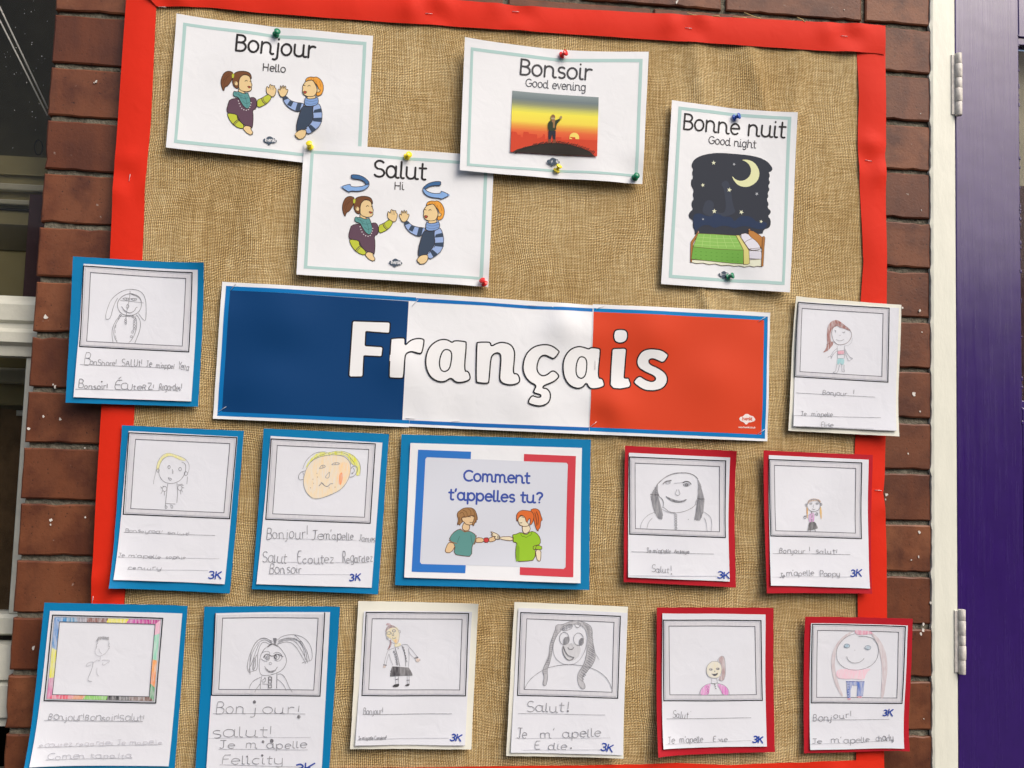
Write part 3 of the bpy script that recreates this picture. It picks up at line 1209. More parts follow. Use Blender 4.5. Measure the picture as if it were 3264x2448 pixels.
def hess_y(x, z):
    d = 0.0005 * math.sin(x * 47 + 3 * math.sin(z * 5)) * math.sin(z * 11 + x * 7)
    for fx, wd, am, ph, fq, sw, fz, ln in fold:
        q = (x - fx - sw * 1.6 * math.sin(fq * z * 3 + ph) - (z - fz) * .35 * math.sin(ph * 3)) / wd
        if abs(q) < 3:
            d += 1.15 * am * math.exp(-q * q) * math.exp(-((z - fz) / ln) ** 2)
    d += .0007 * math.sin(x * 21 + 2 * math.sin(z * 9)) * math.sin(z * 17 + 1.5 * math.sin(x * 12))
    return YBD - .0012 - max(-.0006, d)


V = []
for j in range(nz + 1):
    for i in range(nx + 1):
        x, z = hx0 + (hx1 - hx0) * i / nx, hz0 + (hz1 - hz0) * j / nz
        # the cloth follows the tapered board
        V.append((x, hess_y(x, z), z))
lim0 = lambda z: X(300 + (402 - 300) * 0, 1200)
Fc = []
pa, pb = at(420, 0, -.014), at(275, 2300, -.014)
pc, pd = at(2800, 130, -.014), at(2790, 2400, -.014)
pe, pf = at(480, -30, -.014), at(2790, 120, -.014)
for j in range(nz):
    for i in range(nx):
        x, _, z = V[j * (nx + 1) + i]
        xl = pa[0] + (pb[0] - pa[0]) * (z - pa[2]) / (pb[2] - pa[2])
        xr = pc[0] + (pd[0] - pc[0]) * (z - pc[2]) / (pd[2] - pc[2])
        ztp = pe[2] + (pf[2] - pe[2]) * (x - pe[0]) / (pf[0] - pe[0])
        if x < xl or x > xr or z > ztp:
            continue
        a = j * (nx + 1) + i
        Fc.append((a, a + 1, a + nx + 2, a + nx + 1))
mesh_obj('hessian', V, Fc, 'hessian_weave', board, smooth=True)


def resample(pts, n):
    p = [Vector(q) for q in pts]
    L = [0]
    for i in range(1, len(p)):
        L.append(L[-1] + (p[i] - p[i - 1]).length)
    out = []
    for k in range(n + 1):
        s = L[-1] * k / n
        i = 1
        while i < len(p) - 1 and L[i] < s:
            i += 1
        t = (s - L[i - 1]) / max(1e-9, L[i] - L[i - 1])
        out.append(p[i - 1] + (p[i] - p[i - 1]) * t)
    return out


STAPLES = []


def border(outer, inner, n, base, seed, staples, amp=.0035):
    A, B = resample(outer, n), resample(inner, n)
    r = random.Random(seed)
    ws = [(r.uniform(8, 26), r.uniform(0, 6), r.uniform(.3, 1)) for _ in range(4)]
    st = [at(px, py, -.018) for px, py, _ in staples]
    m = 9
    V = []
    for i in range(n + 1):
        for j in range(m + 1):
            t = j / m
            q = A[i] * (1 - t) + B[i] * t
            w = at(q.x, q.y, -base)
            s = i / n * max(.3, (A[0] - A[-1]).length / 2400)
            d = sum(a * math.sin(f * s * 3 + p + t * 1.3) for f, p, a in ws) * .22 * amp + amp * .35
            d += amp * .6 * math.sin(math.pi * t)
            for c_ in st:
                dx, dz = w[0] - c_[0], w[2] - c_[2]
                rr_ = math.hypot(dx, dz)
                g = math.exp(-(rr_ / .016) ** 2)
                d = d * (1 - g) + .0002 * g
                d += amp * 1.5 * math.exp(-((rr_ - .03) / .014) ** 2) * (.5 + .5 * math.cos(3 * math.atan2(dz, dx) + seed))
            V.append((w[0], -(base + max(0, d)), w[2]))
    Fc = [(i * (m + 1) + j, i * (m + 1) + j + 1, (i + 1) * (m + 1) + j + 1, (i + 1) * (m + 1) + j) for i in range(n) for j in range(m)]
    # orient towards the viewer
    a, b, c_ = (Vector(V[k]) for k in Fc[0][:3])
    if (b - a).cross(c_ - b).y > 0:
        Fc = [f[::-1] for f in Fc]
    mesh_obj('border_strip', V, Fc, 'red_border_paper', board, smooth=True)
    for px, py, ang in staples:
        STAPLES.append((px, py, ang, base + .0009))


def staple(px, py, ang, dist, parent, ln=.0105, mat='staple_steel'):
    c_ = Vector(at(px, py, -dist))
    a = math.radians(ang)
    u = Vector((math.cos(a), 0, math.sin(a)))
    V, Fc = [], []
    p = [c_ - u * ln / 2 + Vector((0, .0025, 0)), c_ - u * ln / 2, c_ + u * ln / 2, c_ + u * ln / 2 + Vector((0, .0025, 0))]
    v, f = tube_geo(p, .00042, 5)
    mesh_obj('staple', v, f, mat, parent, smooth=True)


BB = .0158
border([(404, -75), (402, 0), (387, 223), (363.5, 552), (350, 830), (324, 1289), (303, 1640), (290, 1917), (258, 2448), (250, 2560)],
       [(499, -75), (499, 20), (481, 395), (463, 607), (454, 830), (430, 1294), (427, 1354), (400, 1879), (397, 1922), (370, 2448), (364, 2560)],
       150, BB, 1, [(413, 566, 85), (295, 1912, 85), (384, 1000, 80)], .0016)
border([(2822, 82), (2822, 212), (2824, 465), (2820, 494), (2822, 524), (2826, 820), (2826, 968), (2822, 1393), (2820, 1507), (2815, 1566)],
       [(2728, 82), (2730, 170), (2737, 316), (2733, 460), (2741, 618), (2750, 820), (2752, 830), (2743, 958), (2726, 1390), (2724, 1442), (2722, 1566)],
       110, BB, 2, [(2769, 512, -8)], .0022)
border([(2814, 1558), (2822, 1660), (2825, 1753), (2826.5, 1965), (2822, 2200), (2817, 2397), (2818, 2448), (2818, 2560)],
       [(2762, 1556), (2745, 1660), (2733, 1891), (2734, 1963), (2731, 2200), (2728, 2391), (2728, 2448), (2728, 2560)],
       70, BB + .0016, 3, [(2800, 1563, -3)], .002)
border([(404, -78), (700, -64), (1000, -38), (1300, -9), (1451, 0), (1661, 20), (2109, 44), (2285, 54), (2700, 75), (2815, 81.5), (2821, 88)],
       [(500, 21), (669, 24), (814, 40.5), (1240, 71.6), (1776, 107), (2217, 136), (2700, 167), (2790, 170), (2800, 172), (2817, 173), (2821, 173)],
       150, BB + .0022, 4, [(517, 22, 0), (1367, 43, 0), (1644, 37, 0), (2195, 89.5, -3), (2692, 115, -2)], .0022)
border([(240, 2545), (900, 2545), (1600, 2542), (2300, 2538), (2815, 2530)],
       [(240, 2452), (900, 2448), (1240, 2447), (1500, 2443), (2040, 2436), (2160, 2431), (2330, 2438), (2500, 2430), (2710, 2423), (2714, 2423), (2816, 2419)],
       120, BB + .0024, 6, [(2600, 2470, 0)], .002)
for px, py, ang, d in STAPLES:
    staple(px, py, ang, d + .0006, board)
# loose hessian fibres poking out over the top strip
for pts in ([(2190, 42), (2212, 48), (2240, 52)], [(2268, 52), (2292, 51), (2295, 54)], [(2335, 54), (2372, 56), (2380, 57)], [(2372, 40), (2400, 52), (2424, 59)], [(2541, 56), (2556, 62), (2566, 70)]):
    v, f = tube_geo([at(a, b, -.019) for a, b in pts], .0008, 5)
    mesh_obj('loose_fibre', v, f, 'fibre', board, smooth=True)


# ---------------------------------------------------------------- printed posters
def new_thing(name, reg, quad, label, cat, group=None):
    c = at(*nat(reg, (sum(p[0] for p in quad) / 4, max(p[1] for p in quad))), 0)
    return empty(name, (float(c[0]), -.016, float(c[2])), label, cat, group)


MINT = (172, 204, 202)
DARK = (44, 42, 44)
LINE = (52, 42, 38)
G_POST = 'printed greeting posters pinned to the hessian'


def border_line(s, o, i, col=MINT, mids=None):
    """printed rectangle: o, i = outer and inner corners"""
    n = 4
    for k in range(n):
        l = (k + 1) % n
        if mids and k == 0:
            a, b = mids
            s.fill('printed_border', [o[0], a, b, i[0]], col)
            s.fill('printed_border', [a, o[1], i[1], b], col)
        else:
            s.fill('printed_border', [o[k], o[l], i[l], i[k]], col)


def logo(s, cx, cy, sc, part='logo', cloud=(72, 86, 102), txt=(225, 228, 232), ang=0.06):
    f = lambda p: (cx + (p[0] - p[1] * ang) * sc, cy + (p[1] + p[0] * ang) * sc)
    s.fill(part, '-54,-2 -44,-14 -30,-14 -18,-30 0,-34 14,-26 24,-22 36,-20 44,-10 54,0 48,12 36,14 26,20 10,20 0,34 -12,34 -20,22 -36,18 -50,8', cloud, smooth=2, tf=f)
    s.text(part, 'twinkl', f((-38, 8)), f((44, 9)), 27 * sc, 2.1, txt)


def kids(s, tf=None, reg=None, arrows=False):
    """girl with a ponytail and boy with striped sleeves, palm to palm (measured in region B)"""
    f = lambda part, pts, col, sm=1: s.fill(part, pts, col, smooth=sm, tf=tf, reg=reg)
    k = lambda part, pts, col=LINE, w=1.9, cl=False: s.stroke(part, pts, col, w, closed=cl, smooth=1, tf=tf, reg=reg)

    def fo(part, pts, col, sm=1):
        f(part, pts, col, sm)
        k(part, pts, cl=True)
    SK, BR, PU, LI, TE = (226, 200, 150), (116, 76, 50), (96, 72, 88), (186, 196, 66), (92, 150, 150)
    g = 'girl_picture'
    fo(g, '690,575 650,560 610,572 585,610 572,660 578,710 600,762 612,715 640,705 670,660 685,625', BR)
    for q in ('665,590 620,640 600,710', '650,585 605,620 590,680', '600,650 640,610'):
        k(g, q, (80, 50, 35), 1)
    fo(g, '740,725 800,760 802,785 770,792 742,775', SK)
    fo(g, '700,580 740,562 800,560 845,575 862,610 860,640 835,600 790,590 755,620 740,660 745,700 735,735 700,715 683,680 682,640 690,610', BR)
    fo(g, '755,620 790,592 840,605 855,640 858,668 870,692 862,712 866,738 845,755 800,760 750,742 740,700 745,650', SK)
    f(g, '676,590 700,585 696,625 678,632', LI)
    s.fill(g, [(715 + 18 * math.cos(a), 682 + 21 * math.sin(a)) for a in [i * .52 for i in range(12)]], SK, tf=tf, reg=reg)
    k(g, '712,665 700,680 706,700 722,702')
    k(g, '800,660 812,646 826,657')
    k(g, '846,662 855,652 862,664')
    f(g, '828,706 856,708 850,724 838,724', (190, 80, 60))
    k(g, '826,704 858,708 848,724 832,718', cl=True)
    fo(g, '735,820 660,835 645,880 632,935 640,968 735,982 748,1030 800,1090 860,1095 880,1120 886,1000 876,935 912,922 916,845 895,812 855,812 800,850', PU, 1)
    fo(g, '640,968 735,982 735,1020 750,1040 805,1090 785,1125 720,1100 670,1050 645,1000', LI)
    k(g, '695,1085 715,1055 745,1030', (80, 55, 70), 2.6)
    k(g, '708,1090 728,1062 752,1042', (80, 55, 70), 1.6)
    fo(g, '790,1118 808,1090 850,1095 870,1110 862,1118 888,1160 878,1164 884,1176 872,1172 866,1182 850,1172 830,1165 805,1140', SK)
    fo(g, '917,835 960,820 1010,785 1035,780 1055,800 1040,840 1000,880 920,918', LI)
    k(g, '958,815 968,852 1000,878', (80, 55, 70), 2.6)
    k(g, '972,810 980,845 1008,868', (80, 55, 70), 1.4)
    fo(g, '1010,772 1002,745 1003,722 1010,700 1020,712 1028,722 1035,686 1046,682 1050,700 1062,688 1070,700 1082,692 1084,718 1096,720 1095,760 1080,800 1055,803 1030,785', SK, 0)
    for q in ('1042,700 1046,735', '1058,700 1058,735', '1074,705 1068,738'):
        k(g, q, LINE, .8)
    fo(g, '700,755 722,762 740,758 790,780 830,766 838,790 850,820 862,880 832,932 790,900 760,850 742,815 695,805 690,775', TE)
    for q in ('710,770 740,790 780,800', '760,810 800,830 835,815', '780,850 815,880 850,860', '800,800 820,850 825,910', '740,775 770,830'):
        k(g, q, (50, 90, 95), 1)
    for x, y in ((742, 850), (750, 875), (760, 900), (775, 922), (795, 935), (818, 940), (838, 932), (850, 912), (858, 890), (862, 865)):
        f(g, [(x + 6 * math.cos(a), y + 6 * math.sin(a)) for a in (0, 1, 2, 3, 4, 5.2)], (205, 200, 205), 0)
    b = 'boy_picture'
    OR, NV, SB, LB_ = (228, 160, 66), (58, 72, 92), (126, 158, 208), (150, 175, 220)
    fo(b, '1395,790 1465,775 1470,812 1420,828 1388,815', SK)
    fo(b, '1370,650 1380,615 1420,600 1450,606 1478,600 1515,625 1540,670 1545,720 1530,770 1500,787 1475,785 1480,750 1500,745 1490,690 1460,660 1440,630 1400,640', OR)
    fo(b, '1370,650 1400,635 1440,632 1465,670 1485,720 1480,750 1460,790 1400,796 1360,780 1342,745 1350,715 1343,695', SK)
    for q in ('1400,610 1405,636', '1425,606 1428,632', '1445,610 1448,640', '1460,625 1465,660', '1475,640 1485,690', '1505,640 1520,700'):
        k(b, q, (150, 95, 40), .9)
    s.fill(b, [(1500 + 15 * math.cos(a), 735 + 19 * math.sin(a)) for a in [i * .52 for i in range(12)]], SK, tf=tf, reg=reg)
    k(b, '1490,718 1512,722 1512,745 1495,752')
    k(b, '1350,692 1360,680 1371,692')
    k(b, '1394,696 1407,682 1420,693')
    f(b, '1355,743 1386,745 1376,766 1360,762', (190, 80, 60))
    k(b, '1354,741 1388,745 1376,768 1358,762', cl=True)
    fo(b, '1160,800 1190,790 1230,835 1290,855 1340,858 1368,872 1320,945 1270,935 1210,900 1170,850', LB_)
    for q in ('1160,800 1190,790 1212,818 1165,838', '1228,836 1262,850 1240,898 1202,880', '1300,858 1342,860 1322,943 1280,937'):
        f(b, q, NV, 0)
    fo(b, '1135,795 1125,770 1112,735 1122,726 1137,742 1134,700 1142,694 1150,728 1158,690 1166,692 1168,728 1178,694 1187,700 1188,732 1204,726 1210,740 1190,790 1158,806', SK, 0)
    fo(b, '1365,885 1410,896 1450,884 1446,940 1456,1000 1450,1050 1380,1120 1330,1125 1295,1142 1295,1060 1325,950 1340,905', NV)
    fo(b, '1450,882 1500,858 1525,900 1540,990 1520,1080 1460,1130 1400,1166 1373,1110 1430,1060 1456,1005 1446,940', LB_)
    for q in ('1462,925 1528,908 1537,948 1451,955', '1453,1005 1539,1000 1535,1045 1450,1036', '1430,1068 1482,1114 1440,1145 1405,1085'):
        f(b, q, NV, 0)
    fo(b, '1385,1118 1330,1122 1300,1140 1278,1172 1292,1180 1286,1192 1304,1192 1304,1204 1320,1208 1350,1205 1370,1192 1388,1160', SK, 0)
    fo(b, '1375,800 1400,820 1460,815 1490,795 1502,850 1480,880 1410,894 1365,882 1368,830', SB)
    for q in ('1375,830 1430,848 1495,826', '1370,855 1420,875 1490,855'):
        k(b, q, (70, 95, 140), 1)
    if arrows:
        a = 'arrow_picture/l'
        fo(a, '658,357 720,358 780,380 825,420 830,445 800,462 790,430 750,405 660,396', (62, 104, 152), 0)
        fo(a, '832,440 825,470 780,505 720,517 652,512 640,528 557,473 650,445 653,472 720,475 780,465 806,448', (132, 172, 224), 0)
        a = 'arrow_picture/r'
        fo(a, '1510,415 1445,418 1380,440 1338,480 1348,505 1375,480 1430,456 1510,456', (62, 104, 152), 0)
        fo(a, '1340,476 1338,510 1370,550 1430,572 1505,576 1508,590 1600,547 1512,505 1510,532 1440,532 1385,515 1355,488', (132, 172, 224), 0)


# --- Bonjour
q = [(197, 147), (2042, 342), (1978, 1602), (100, 1410)]
r_ = new_thing('greeting_poster', 'A', q, 'white poster reading Bonjour Hello with girl and boy touching palms, top left of board', 'poster', G_POST)
s = Surf(r_, 'A', q, .0185, 1, .003, lifts=(('b', .0035, 3), ('l', .003, 4), ('0', .003, 6)), dips=((1127, 330, .0004, .03), (1450, 1400, .0012, .03)))
s.sheet('paper', 'white_paper', bow=(-.0022, 0, 0, 0))
border_line(s, [(258, 228), (1980, 400), (1927, 1533), (175, 1365)], [(287, 260), (1948, 428), (1896, 1502), (205, 1336)], mids=((1120, 332), (1120, 362)))
s.text('title_lettering', 'Bonjour', (742, 488), (1495, 553), 150, 6.6, DARK)
s.text('translation_lettering', 'Hello', (1003, 676), (1220, 692), 66, 3.0, (74, 72, 74))
kids(s, tf=lambda p: (.994 * p[0] - .015 * p[1] + 51, .972 * p[1] + .012 * p[0] + 129))
logo(s, 1075, 1340, 1.22)
s.flush()

# --- Salut
q = [(208, 48), (2018, 173), (1962, 1420), (140, 1308)]
r_ = new_thing('greeting_poster', 'B', q, 'white poster reading Salut Hi with blue curved arrows above the two children', 'poster', G_POST)
s = Surf(r_, 'B', q, .0215, 2, .003, lifts=(('b', .0035, 3), ('l', .0025, 4)), dips=((265, 95, .0004, .025), (1190, 185, .0004, .03), (1915, 1385, .0006, .025), (1850, 330, .0006, .06)))
s.sheet('paper', 'white_paper')
border_line(s, [(272, 120), (1957, 238), (1910, 1353), (210, 1250)], [(300, 151), (1925, 264), (1877, 1326), (243, 1226)])
s.text('title_lettering', 'Salut', (868, 370), (1368, 400), 152, 6.6, DARK)
s.text('translation_lettering', 'Hi', (1068, 492), (1160, 496), 68, 3.0, (74, 72, 74))
kids(s, arrows=True)
logo(s, 1081, 1196, 1.2)
s.flush()

# --- Bonsoir
q = [(187, 87), (1983, 213), (1925, 1498), (137, 1373)]
r_ = new_thing('greeting_poster', 'C', q, 'white poster reading Bonsoir Good evening with a sunset picture', 'poster', G_POST)
s = Surf(r_, 'C', q, .0245, 3, .003, lifts=(('l', .004, 4), ('r', .002, 3), ('0', .005, 5), ('b', .002, 3)), dips=((1143, 240, .0004, .04), (1092, 1365, .0004, .03), (1850, 1440, .0004, .03)))
s.sheet('paper', 'white_paper', bow=(-.0046, 0, -.0008, 0))
border_line(s, [(245, 180), (1923, 283), (1880, 1428), (207, 1330)], [(270, 213), (1890, 316), (1850, 1402), (235, 1307)], mids=((1130, 268), (1130, 300)))
s.text('title_lettering', 'Bonsoir', (722, 430), (1428, 482), 148, 6.4, (70, 70, 74))
s.text('translation_lettering', 'Good evening', (780, 545), (1372, 590), 74, 3.0, (92, 94, 100))
P4 = [(652, 590), (1495, 655), (1477, 1238), (632, 1190)]
grad = [(0, (138, 152, 154)), (.12, (112, 126, 130)), (.2, (140, 146, 116)), (.28, (205, 205, 100)), (.34, (236, 226, 84)), (.48, (236, 214, 82)), (.55, (226, 160, 70)), (.64, (222, 104, 60)), (.75, (216, 80, 52)), (1, (206, 66, 46))]
HB = homog([(0, 0), (1, 0), (1, 1), (0, 1)], P4)
N = 40
for k in range(N):
    a, b = k / N, (k + 1) / N
    m = (a + b) / 2
    for (p0, c0), (p1, c1) in zip(grad, grad[1:]):
        if p0 <= m <= p1:
            w = (m - p0) / (p1 - p0)
            cc = tuple(x * (1 - w) + y * w for x, y in zip(lin(c0), lin(c1)))
    s.fill('sunset_picture', [happ(HB, 0, a), happ(HB, 1, a), happ(HB, 1, b), happ(HB, 0, b)], cc)
P = 'sunset_picture'
s.fill(P, [(1255 + 47 * math.cos(a), 1052 + 48 * math.sin(a)) for a in [math.pi + i * math.pi / 12 for i in range(13)]] + [(1302, 1068), (1208, 1066)], (236, 214, 110))
s.fill(P, '637,1040 645,990 690,996 705,1024 730,1024 735,1045 757,1048 762,992 808,994 815,1012 893,1020 893,1060 925,1052 945,1040 955,1015 970,1020 970,1065 1080,1070 1080,1045 1130,1048 1130,1072 1210,1078 1215,1045 1265,1050 1265,1065 1310,1072 1400,1078 1480,1080 1479,1180 636,1180', (204, 70, 44))
s.fill(P, '655,1191 700,1165 800,1138 900,1118 1000,1106 1100,1104 1200,1117 1300,1146 1400,1185 1455,1236', (46, 42, 38))
rg = random.Random(4)
for k in range(70):
    x = 680 + k * 11
    y = 1104 + ((x - 1050) / 385) ** 2 * 100
    s.stroke(P, [(x, y + 8), (x + 16, y - rg.uniform(8, 24))], (40, 36, 32), 2.0)
s.fill(P, '1003,985 1075,985 1072,1072 1050,1075 1042,1015 1025,1075 1003,1070', (42, 44, 58))
s.fill(P, '1000,1068 1028,1068 1028,1104 998,1100', (128, 74, 54))
s.fill(P, '1048,1070 1076,1070 1078,1104 1048,1106', (128, 74, 54))
s.fill(P, '1002,900 1030,880 1070,885 1108,865 1122,882 1078,926 1080,985 1005,988 996,935', (48, 62, 44), smooth=1)
s.fill(P, [(1048 + 22 * math.cos(a), 852 + 28 * math.sin(a)) for a in [i * .52 for i in range(12)]], (136, 104, 70))
s.fill(P, '1030,855 1068,856 1066,872 1034,872', (176, 160, 128))
s.fill(P, '1032,872 1070,874 1068,905 1066,955 1048,955 1048,905 1036,895', (150, 116, 78))
s.fill(P, [(1126 + 12 * math.cos(a), 854 + 16 * math.sin(a)) for a in [i * .6 for i in range(10)]], (168, 148, 104))
logo(s, 1052, 1284, 1.2)
s.flush()

# --- Bonne nuit
q = [(197, 60), (1192, 165), (1137, 1595), (113, 1525)]
r_ = new_thing('greeting_poster', 'D', q, 'white portrait poster reading Bonne nuit Good night with a moon over a green bed', 'poster', G_POST)
s = Surf(r_, 'D', q, .0185, 4, .004, lifts=(('l', .003, 4), ('r', .004, 3), ('1', .004, 5)), dips=((712, 195, .0004, .03), (655, 1465, .0004, .03)))
s.sheet('paper', 'white_paper', bow=(-.001, 0, 0, 0))
border_line(s, [(250, 110), (1145, 198), (1093, 1537), (175, 1475)], [(275, 138), (1118, 220), (1073, 1510), (203, 1452)])
s.text('title_lettering', 'Bonne nuit', (285, 290), (1098, 362), 122, 6.2, DARK)
s.text('translation_lettering', 'Good night', (490, 402), (872, 438), 58, 2.9, (80, 78, 82))
P = 'night_picture'
blob = '378,530 430,500 520,480 600,477 700,484 800,492 900,512 960,545 982,570 1004,605 992,628 970,632 983,660 970,690 984,715 965,745 980,770 962,800 970,830 954,850 972,890 958,915 988,945 980,968 962,985 985,1015 983,1060 968,1082 930,1092 918,1135 380,1135 385,1100 366,1065 370,1015 345,1005 331,980 345,945 370,930 355,895 362,860 376,850 365,810 376,780 352,740 352,700 370,675 358,640 370,610 355,590 360,560'
s.fill(P, blob, (50, 55, 66), smooth=1)
s.fill(P, '455,900 470,860 510,850 540,880 530,930 600,965 640,930 620,760 590,720 640,690 670,740 690,900 720,960 560,1000 440,960', (58, 65, 80), smooth=2)
s.fill(P, '368,1000 380,965 430,958 470,980 520,985 545,958 590,968 610,985 680,985 700,1030 740,985 800,978 850,1000 870,1030 920,1025 965,1045 930,1092 860,1085 800,1060 740,1065 700,1082 660,1062 600,1055 540,1080 500,1050 440,1055 400,1095 380,1100', (40, 56, 86), smooth=2)
s.fill(P, '755,531 810,530 860,552 893,600 902,650 885,702 840,738 790,751 735,737 700,702 679,656 712,690 755,702 797,688 828,655 836,612 822,572 790,543', (222, 226, 178), smooth=1)
for i_, (x, y, r0) in enumerate([(533, 557, 19), (698, 567, 13), (447, 735, 17), (661, 771, 20), (878, 805, 15), (541, 942, 20), (757, 950, 20), (450, 1006, 10), (910, 1028, 14)]):
    s.fill(P, [(x + (r0 if k % 2 == 0 else r0 * .42) * math.sin(k * math.pi / 5 + i_ * .5), y - (r0 if k % 2 == 0 else r0 * .42) * math.cos(k * math.pi / 5 + i_ * .5)) for k in range(10)], (222, 226, 196) if i_ not in (1, 4, 7) else (176, 182, 190))
P = 'bed_picture'
BLN = (92, 62, 34)


def fo(pts, col, sm=0, w=1.3):
    s.fill(P, pts, col, smooth=sm)
    s.stroke(P, pts, BLN, w, closed=True, smooth=sm)


fo('812,1095 850,1105 900,1140 920,1160 920,1260 895,1220 840,1165 812,1130', (186, 128, 66))
fo('350,1330 600,1345 912,1330 910,1390 880,1384 850,1391 820,1382 780,1390 740,1378 700,1382 660,1372 600,1376 550,1362 500,1368 450,1356 400,1360 352,1350', (226, 230, 208))
fo('352,1190 358,1180 400,1120 410,1105 418,1112 370,1200 360,1350 349,1350', (170, 116, 62))
fo('815,1262 908,1268 910,1330 815,1322', (214, 214, 226))
fo('410,1120 540,1125 712,1137 740,1190 770,1255 600,1248 370,1228', (140, 192, 96))
fo('370,1228 600,1248 770,1255 770,1365 700,1360 550,1345 356,1325', (112, 170, 74))
for k in range(1, 6):
    x = 410 + 50 * k
    s.stroke(P, [(x, 1122 + k * 3), (x - 20 + k * 8, 1180), (x - 35 + k * 16, 1236)], (178, 214, 130), 1.2)
for yy, x0, x1 in ((1150, 395, 718), (1180, 385, 732), (1208, 376, 745)):
    s.stroke(P, [(x0, yy - 2), ((x0 + x1) / 2, yy + 10), (x1, yy + 14)], (178, 214, 130), 1.2)
for yy in (1262, 1290, 1318):
    for k in range(9):
        s.stroke(P, [(385 + k * 42, yy + k * 3), (398 + k * 42, yy + k * 3 + 1)], (80, 130, 50), 1.2)
fo('712,1135 738,1135 770,1190 812,1255 818,1362 800,1370 772,1368 770,1255 740,1190', (214, 208, 130))
fo('738,1130 800,1117 835,1160 872,1185 906,1240 890,1255 820,1258 790,1215', (222, 222, 234), 1)
s.stroke(P, '835,1165 800,1178 780,1195', BLN, 1.2, smooth=1)
s.stroke(P, '906,1240 860,1243 820,1245', BLN, 1.2, smooth=1)
fo('918,1152 930,1146 938,1160 930,1250 922,1387 907,1387', (170, 116, 62))
fo('808,1092 818,1084 826,1094 816,1104', (180, 130, 90))
s.stroke(P, '412,1104 414,1116', (190, 150, 130), 3)
logo(s, 622, 1450, .9)
s.flush()

# ---------------------------------------------------------------- banner
qn = [nat('E', (120, 45)), nat('F', (2150, 185)), nat('F', (2128, 1170)), nat('E', (48, 1117))]
r_ = new_thing('banner', 'X', qn, 'wide blue, white and red banner with the outlined word Français stapled across the board', 'banner')
stp = [nat('E', p) for p in ((205, 85), (120, 1043), (1630, 210), (1592, 1115), (1945, 1137))] + [nat('F', p) for p in ((332, 128), (850, 143), (2090, 235), (2085, 1095), (797, 1040), (812, 585))]
sta = (55, 35, 50, 0, 8, 0, 25, 35, 35, 40, 88)
dips = tuple(nat(r0, p0) + (a0, w0) for r0, p0, a0, w0 in (('F', (560, 270), .0085, .030), ('F', (1250, 330), .0080, .040), ('F', (930, 930), .0080, .034), ('E', (620, 330), .0075, .05), ('E', (500, 900), .006, .05), ('F', (250, 850), .006, .04), ('F', (1700, 700), .0065, .05), ('E', (1500, 700), .006, .035))) + tuple((p[0], p[1], .0006, .03) for p in stp)
LBL, DBL, ORR, WHT = (0, 112, 180), (0, 58, 110), (208, 66, 34), (206, 210, 214)


def EF(s_):
    return [nat('E' if t_[0] == 'E' else 'F', tuple(float(v) for v in t_[1:].split(','))) for t_ in s_.split()]


class BSheet(Surf):
    def __init__(s, quad, base, **kw):
        super().__init__(r_, 'X', qn, base, 11, .0034, lifts=(('b', .0016, 4),), dips=dips)
        s.q = [at(*p, s.Y)[[0, 2]] for p in quad]
        s.Hd = s.Hi
        s.H = homog([(0, 0), (1, 0), (1, 1), (0, 1)], s.q)


def bl(name, quad, base, label):
    b = BSheet(quad, base)
    o = b.sheet(name, 'white_paper', label=label)
    return b, o


bM, oM = bl('panel', EF('E1560,128 F800,128 F768,1117 E1520,1176'), .0188, 'white middle panel of the banner')
bL, oL = bl('panel', EF('E120,45 E1638,138 E1583,1184 E48,1117'), .0194, 'dark blue left panel of the banner')
bR, oR = bl('panel', EF('F792,119 F2150,185 F2128,1170 F762,1116'), .0194, 'orange red right panel of the banner')


def bfill(b, part, spec, col, parent):
    b.fill(part, EF(spec), col)


bfill(bL, 'printed_stripe', 'E150,77 E1638,168 E1638,198 E182,112', LBL, oL)
bfill(bL, 'printed_stripe/b', 'E118,1063 E1585,1129 E1584,1157 E81,1095', LBL, oL)
bfill(bL, 'printed_stripe/c', 'E150,77 E183,111 E119,1064 E81,1095', LBL, oL)
bfill(bL, 'printed_field', 'E182,112 E1580,198 E1530,1127 E118,1063', DBL, oL)
bfill(bM, 'printed_stripe', 'E1640,173 F-30,106 F330,133 F790,152 F790,178 F330,158 F-30,131 E1638,204', (18, 110, 184), oM)
bfill(bM, 'printed_stripe/b', 'E1587,1130 F-62,1033 F766,1064 F765,1092 F-62,1062 E1585,1157', (18, 100, 176), oM)
bfill(bR, 'printed_stripe', 'F797,150 F2132,215 F2103,243 F797,178', (0, 122, 186), oR)
bfill(bR, 'printed_stripe/b', 'F767,1062 F2082,1118 F2110,1150 F765,1092', (0, 118, 186), oR)
bfill(bR, 'printed_stripe/c', 'F2132,215 F2110,1150 F2082,1118 F2103,243', (0, 118, 186), oR)
bfill(bR, 'printed_field', 'F797,178 F2103,243 F2082,1118 F767,1062', ORR, oR)
for b in (bL, bM, bR):
    b.flush()
bT = BSheet(qn, .01975)
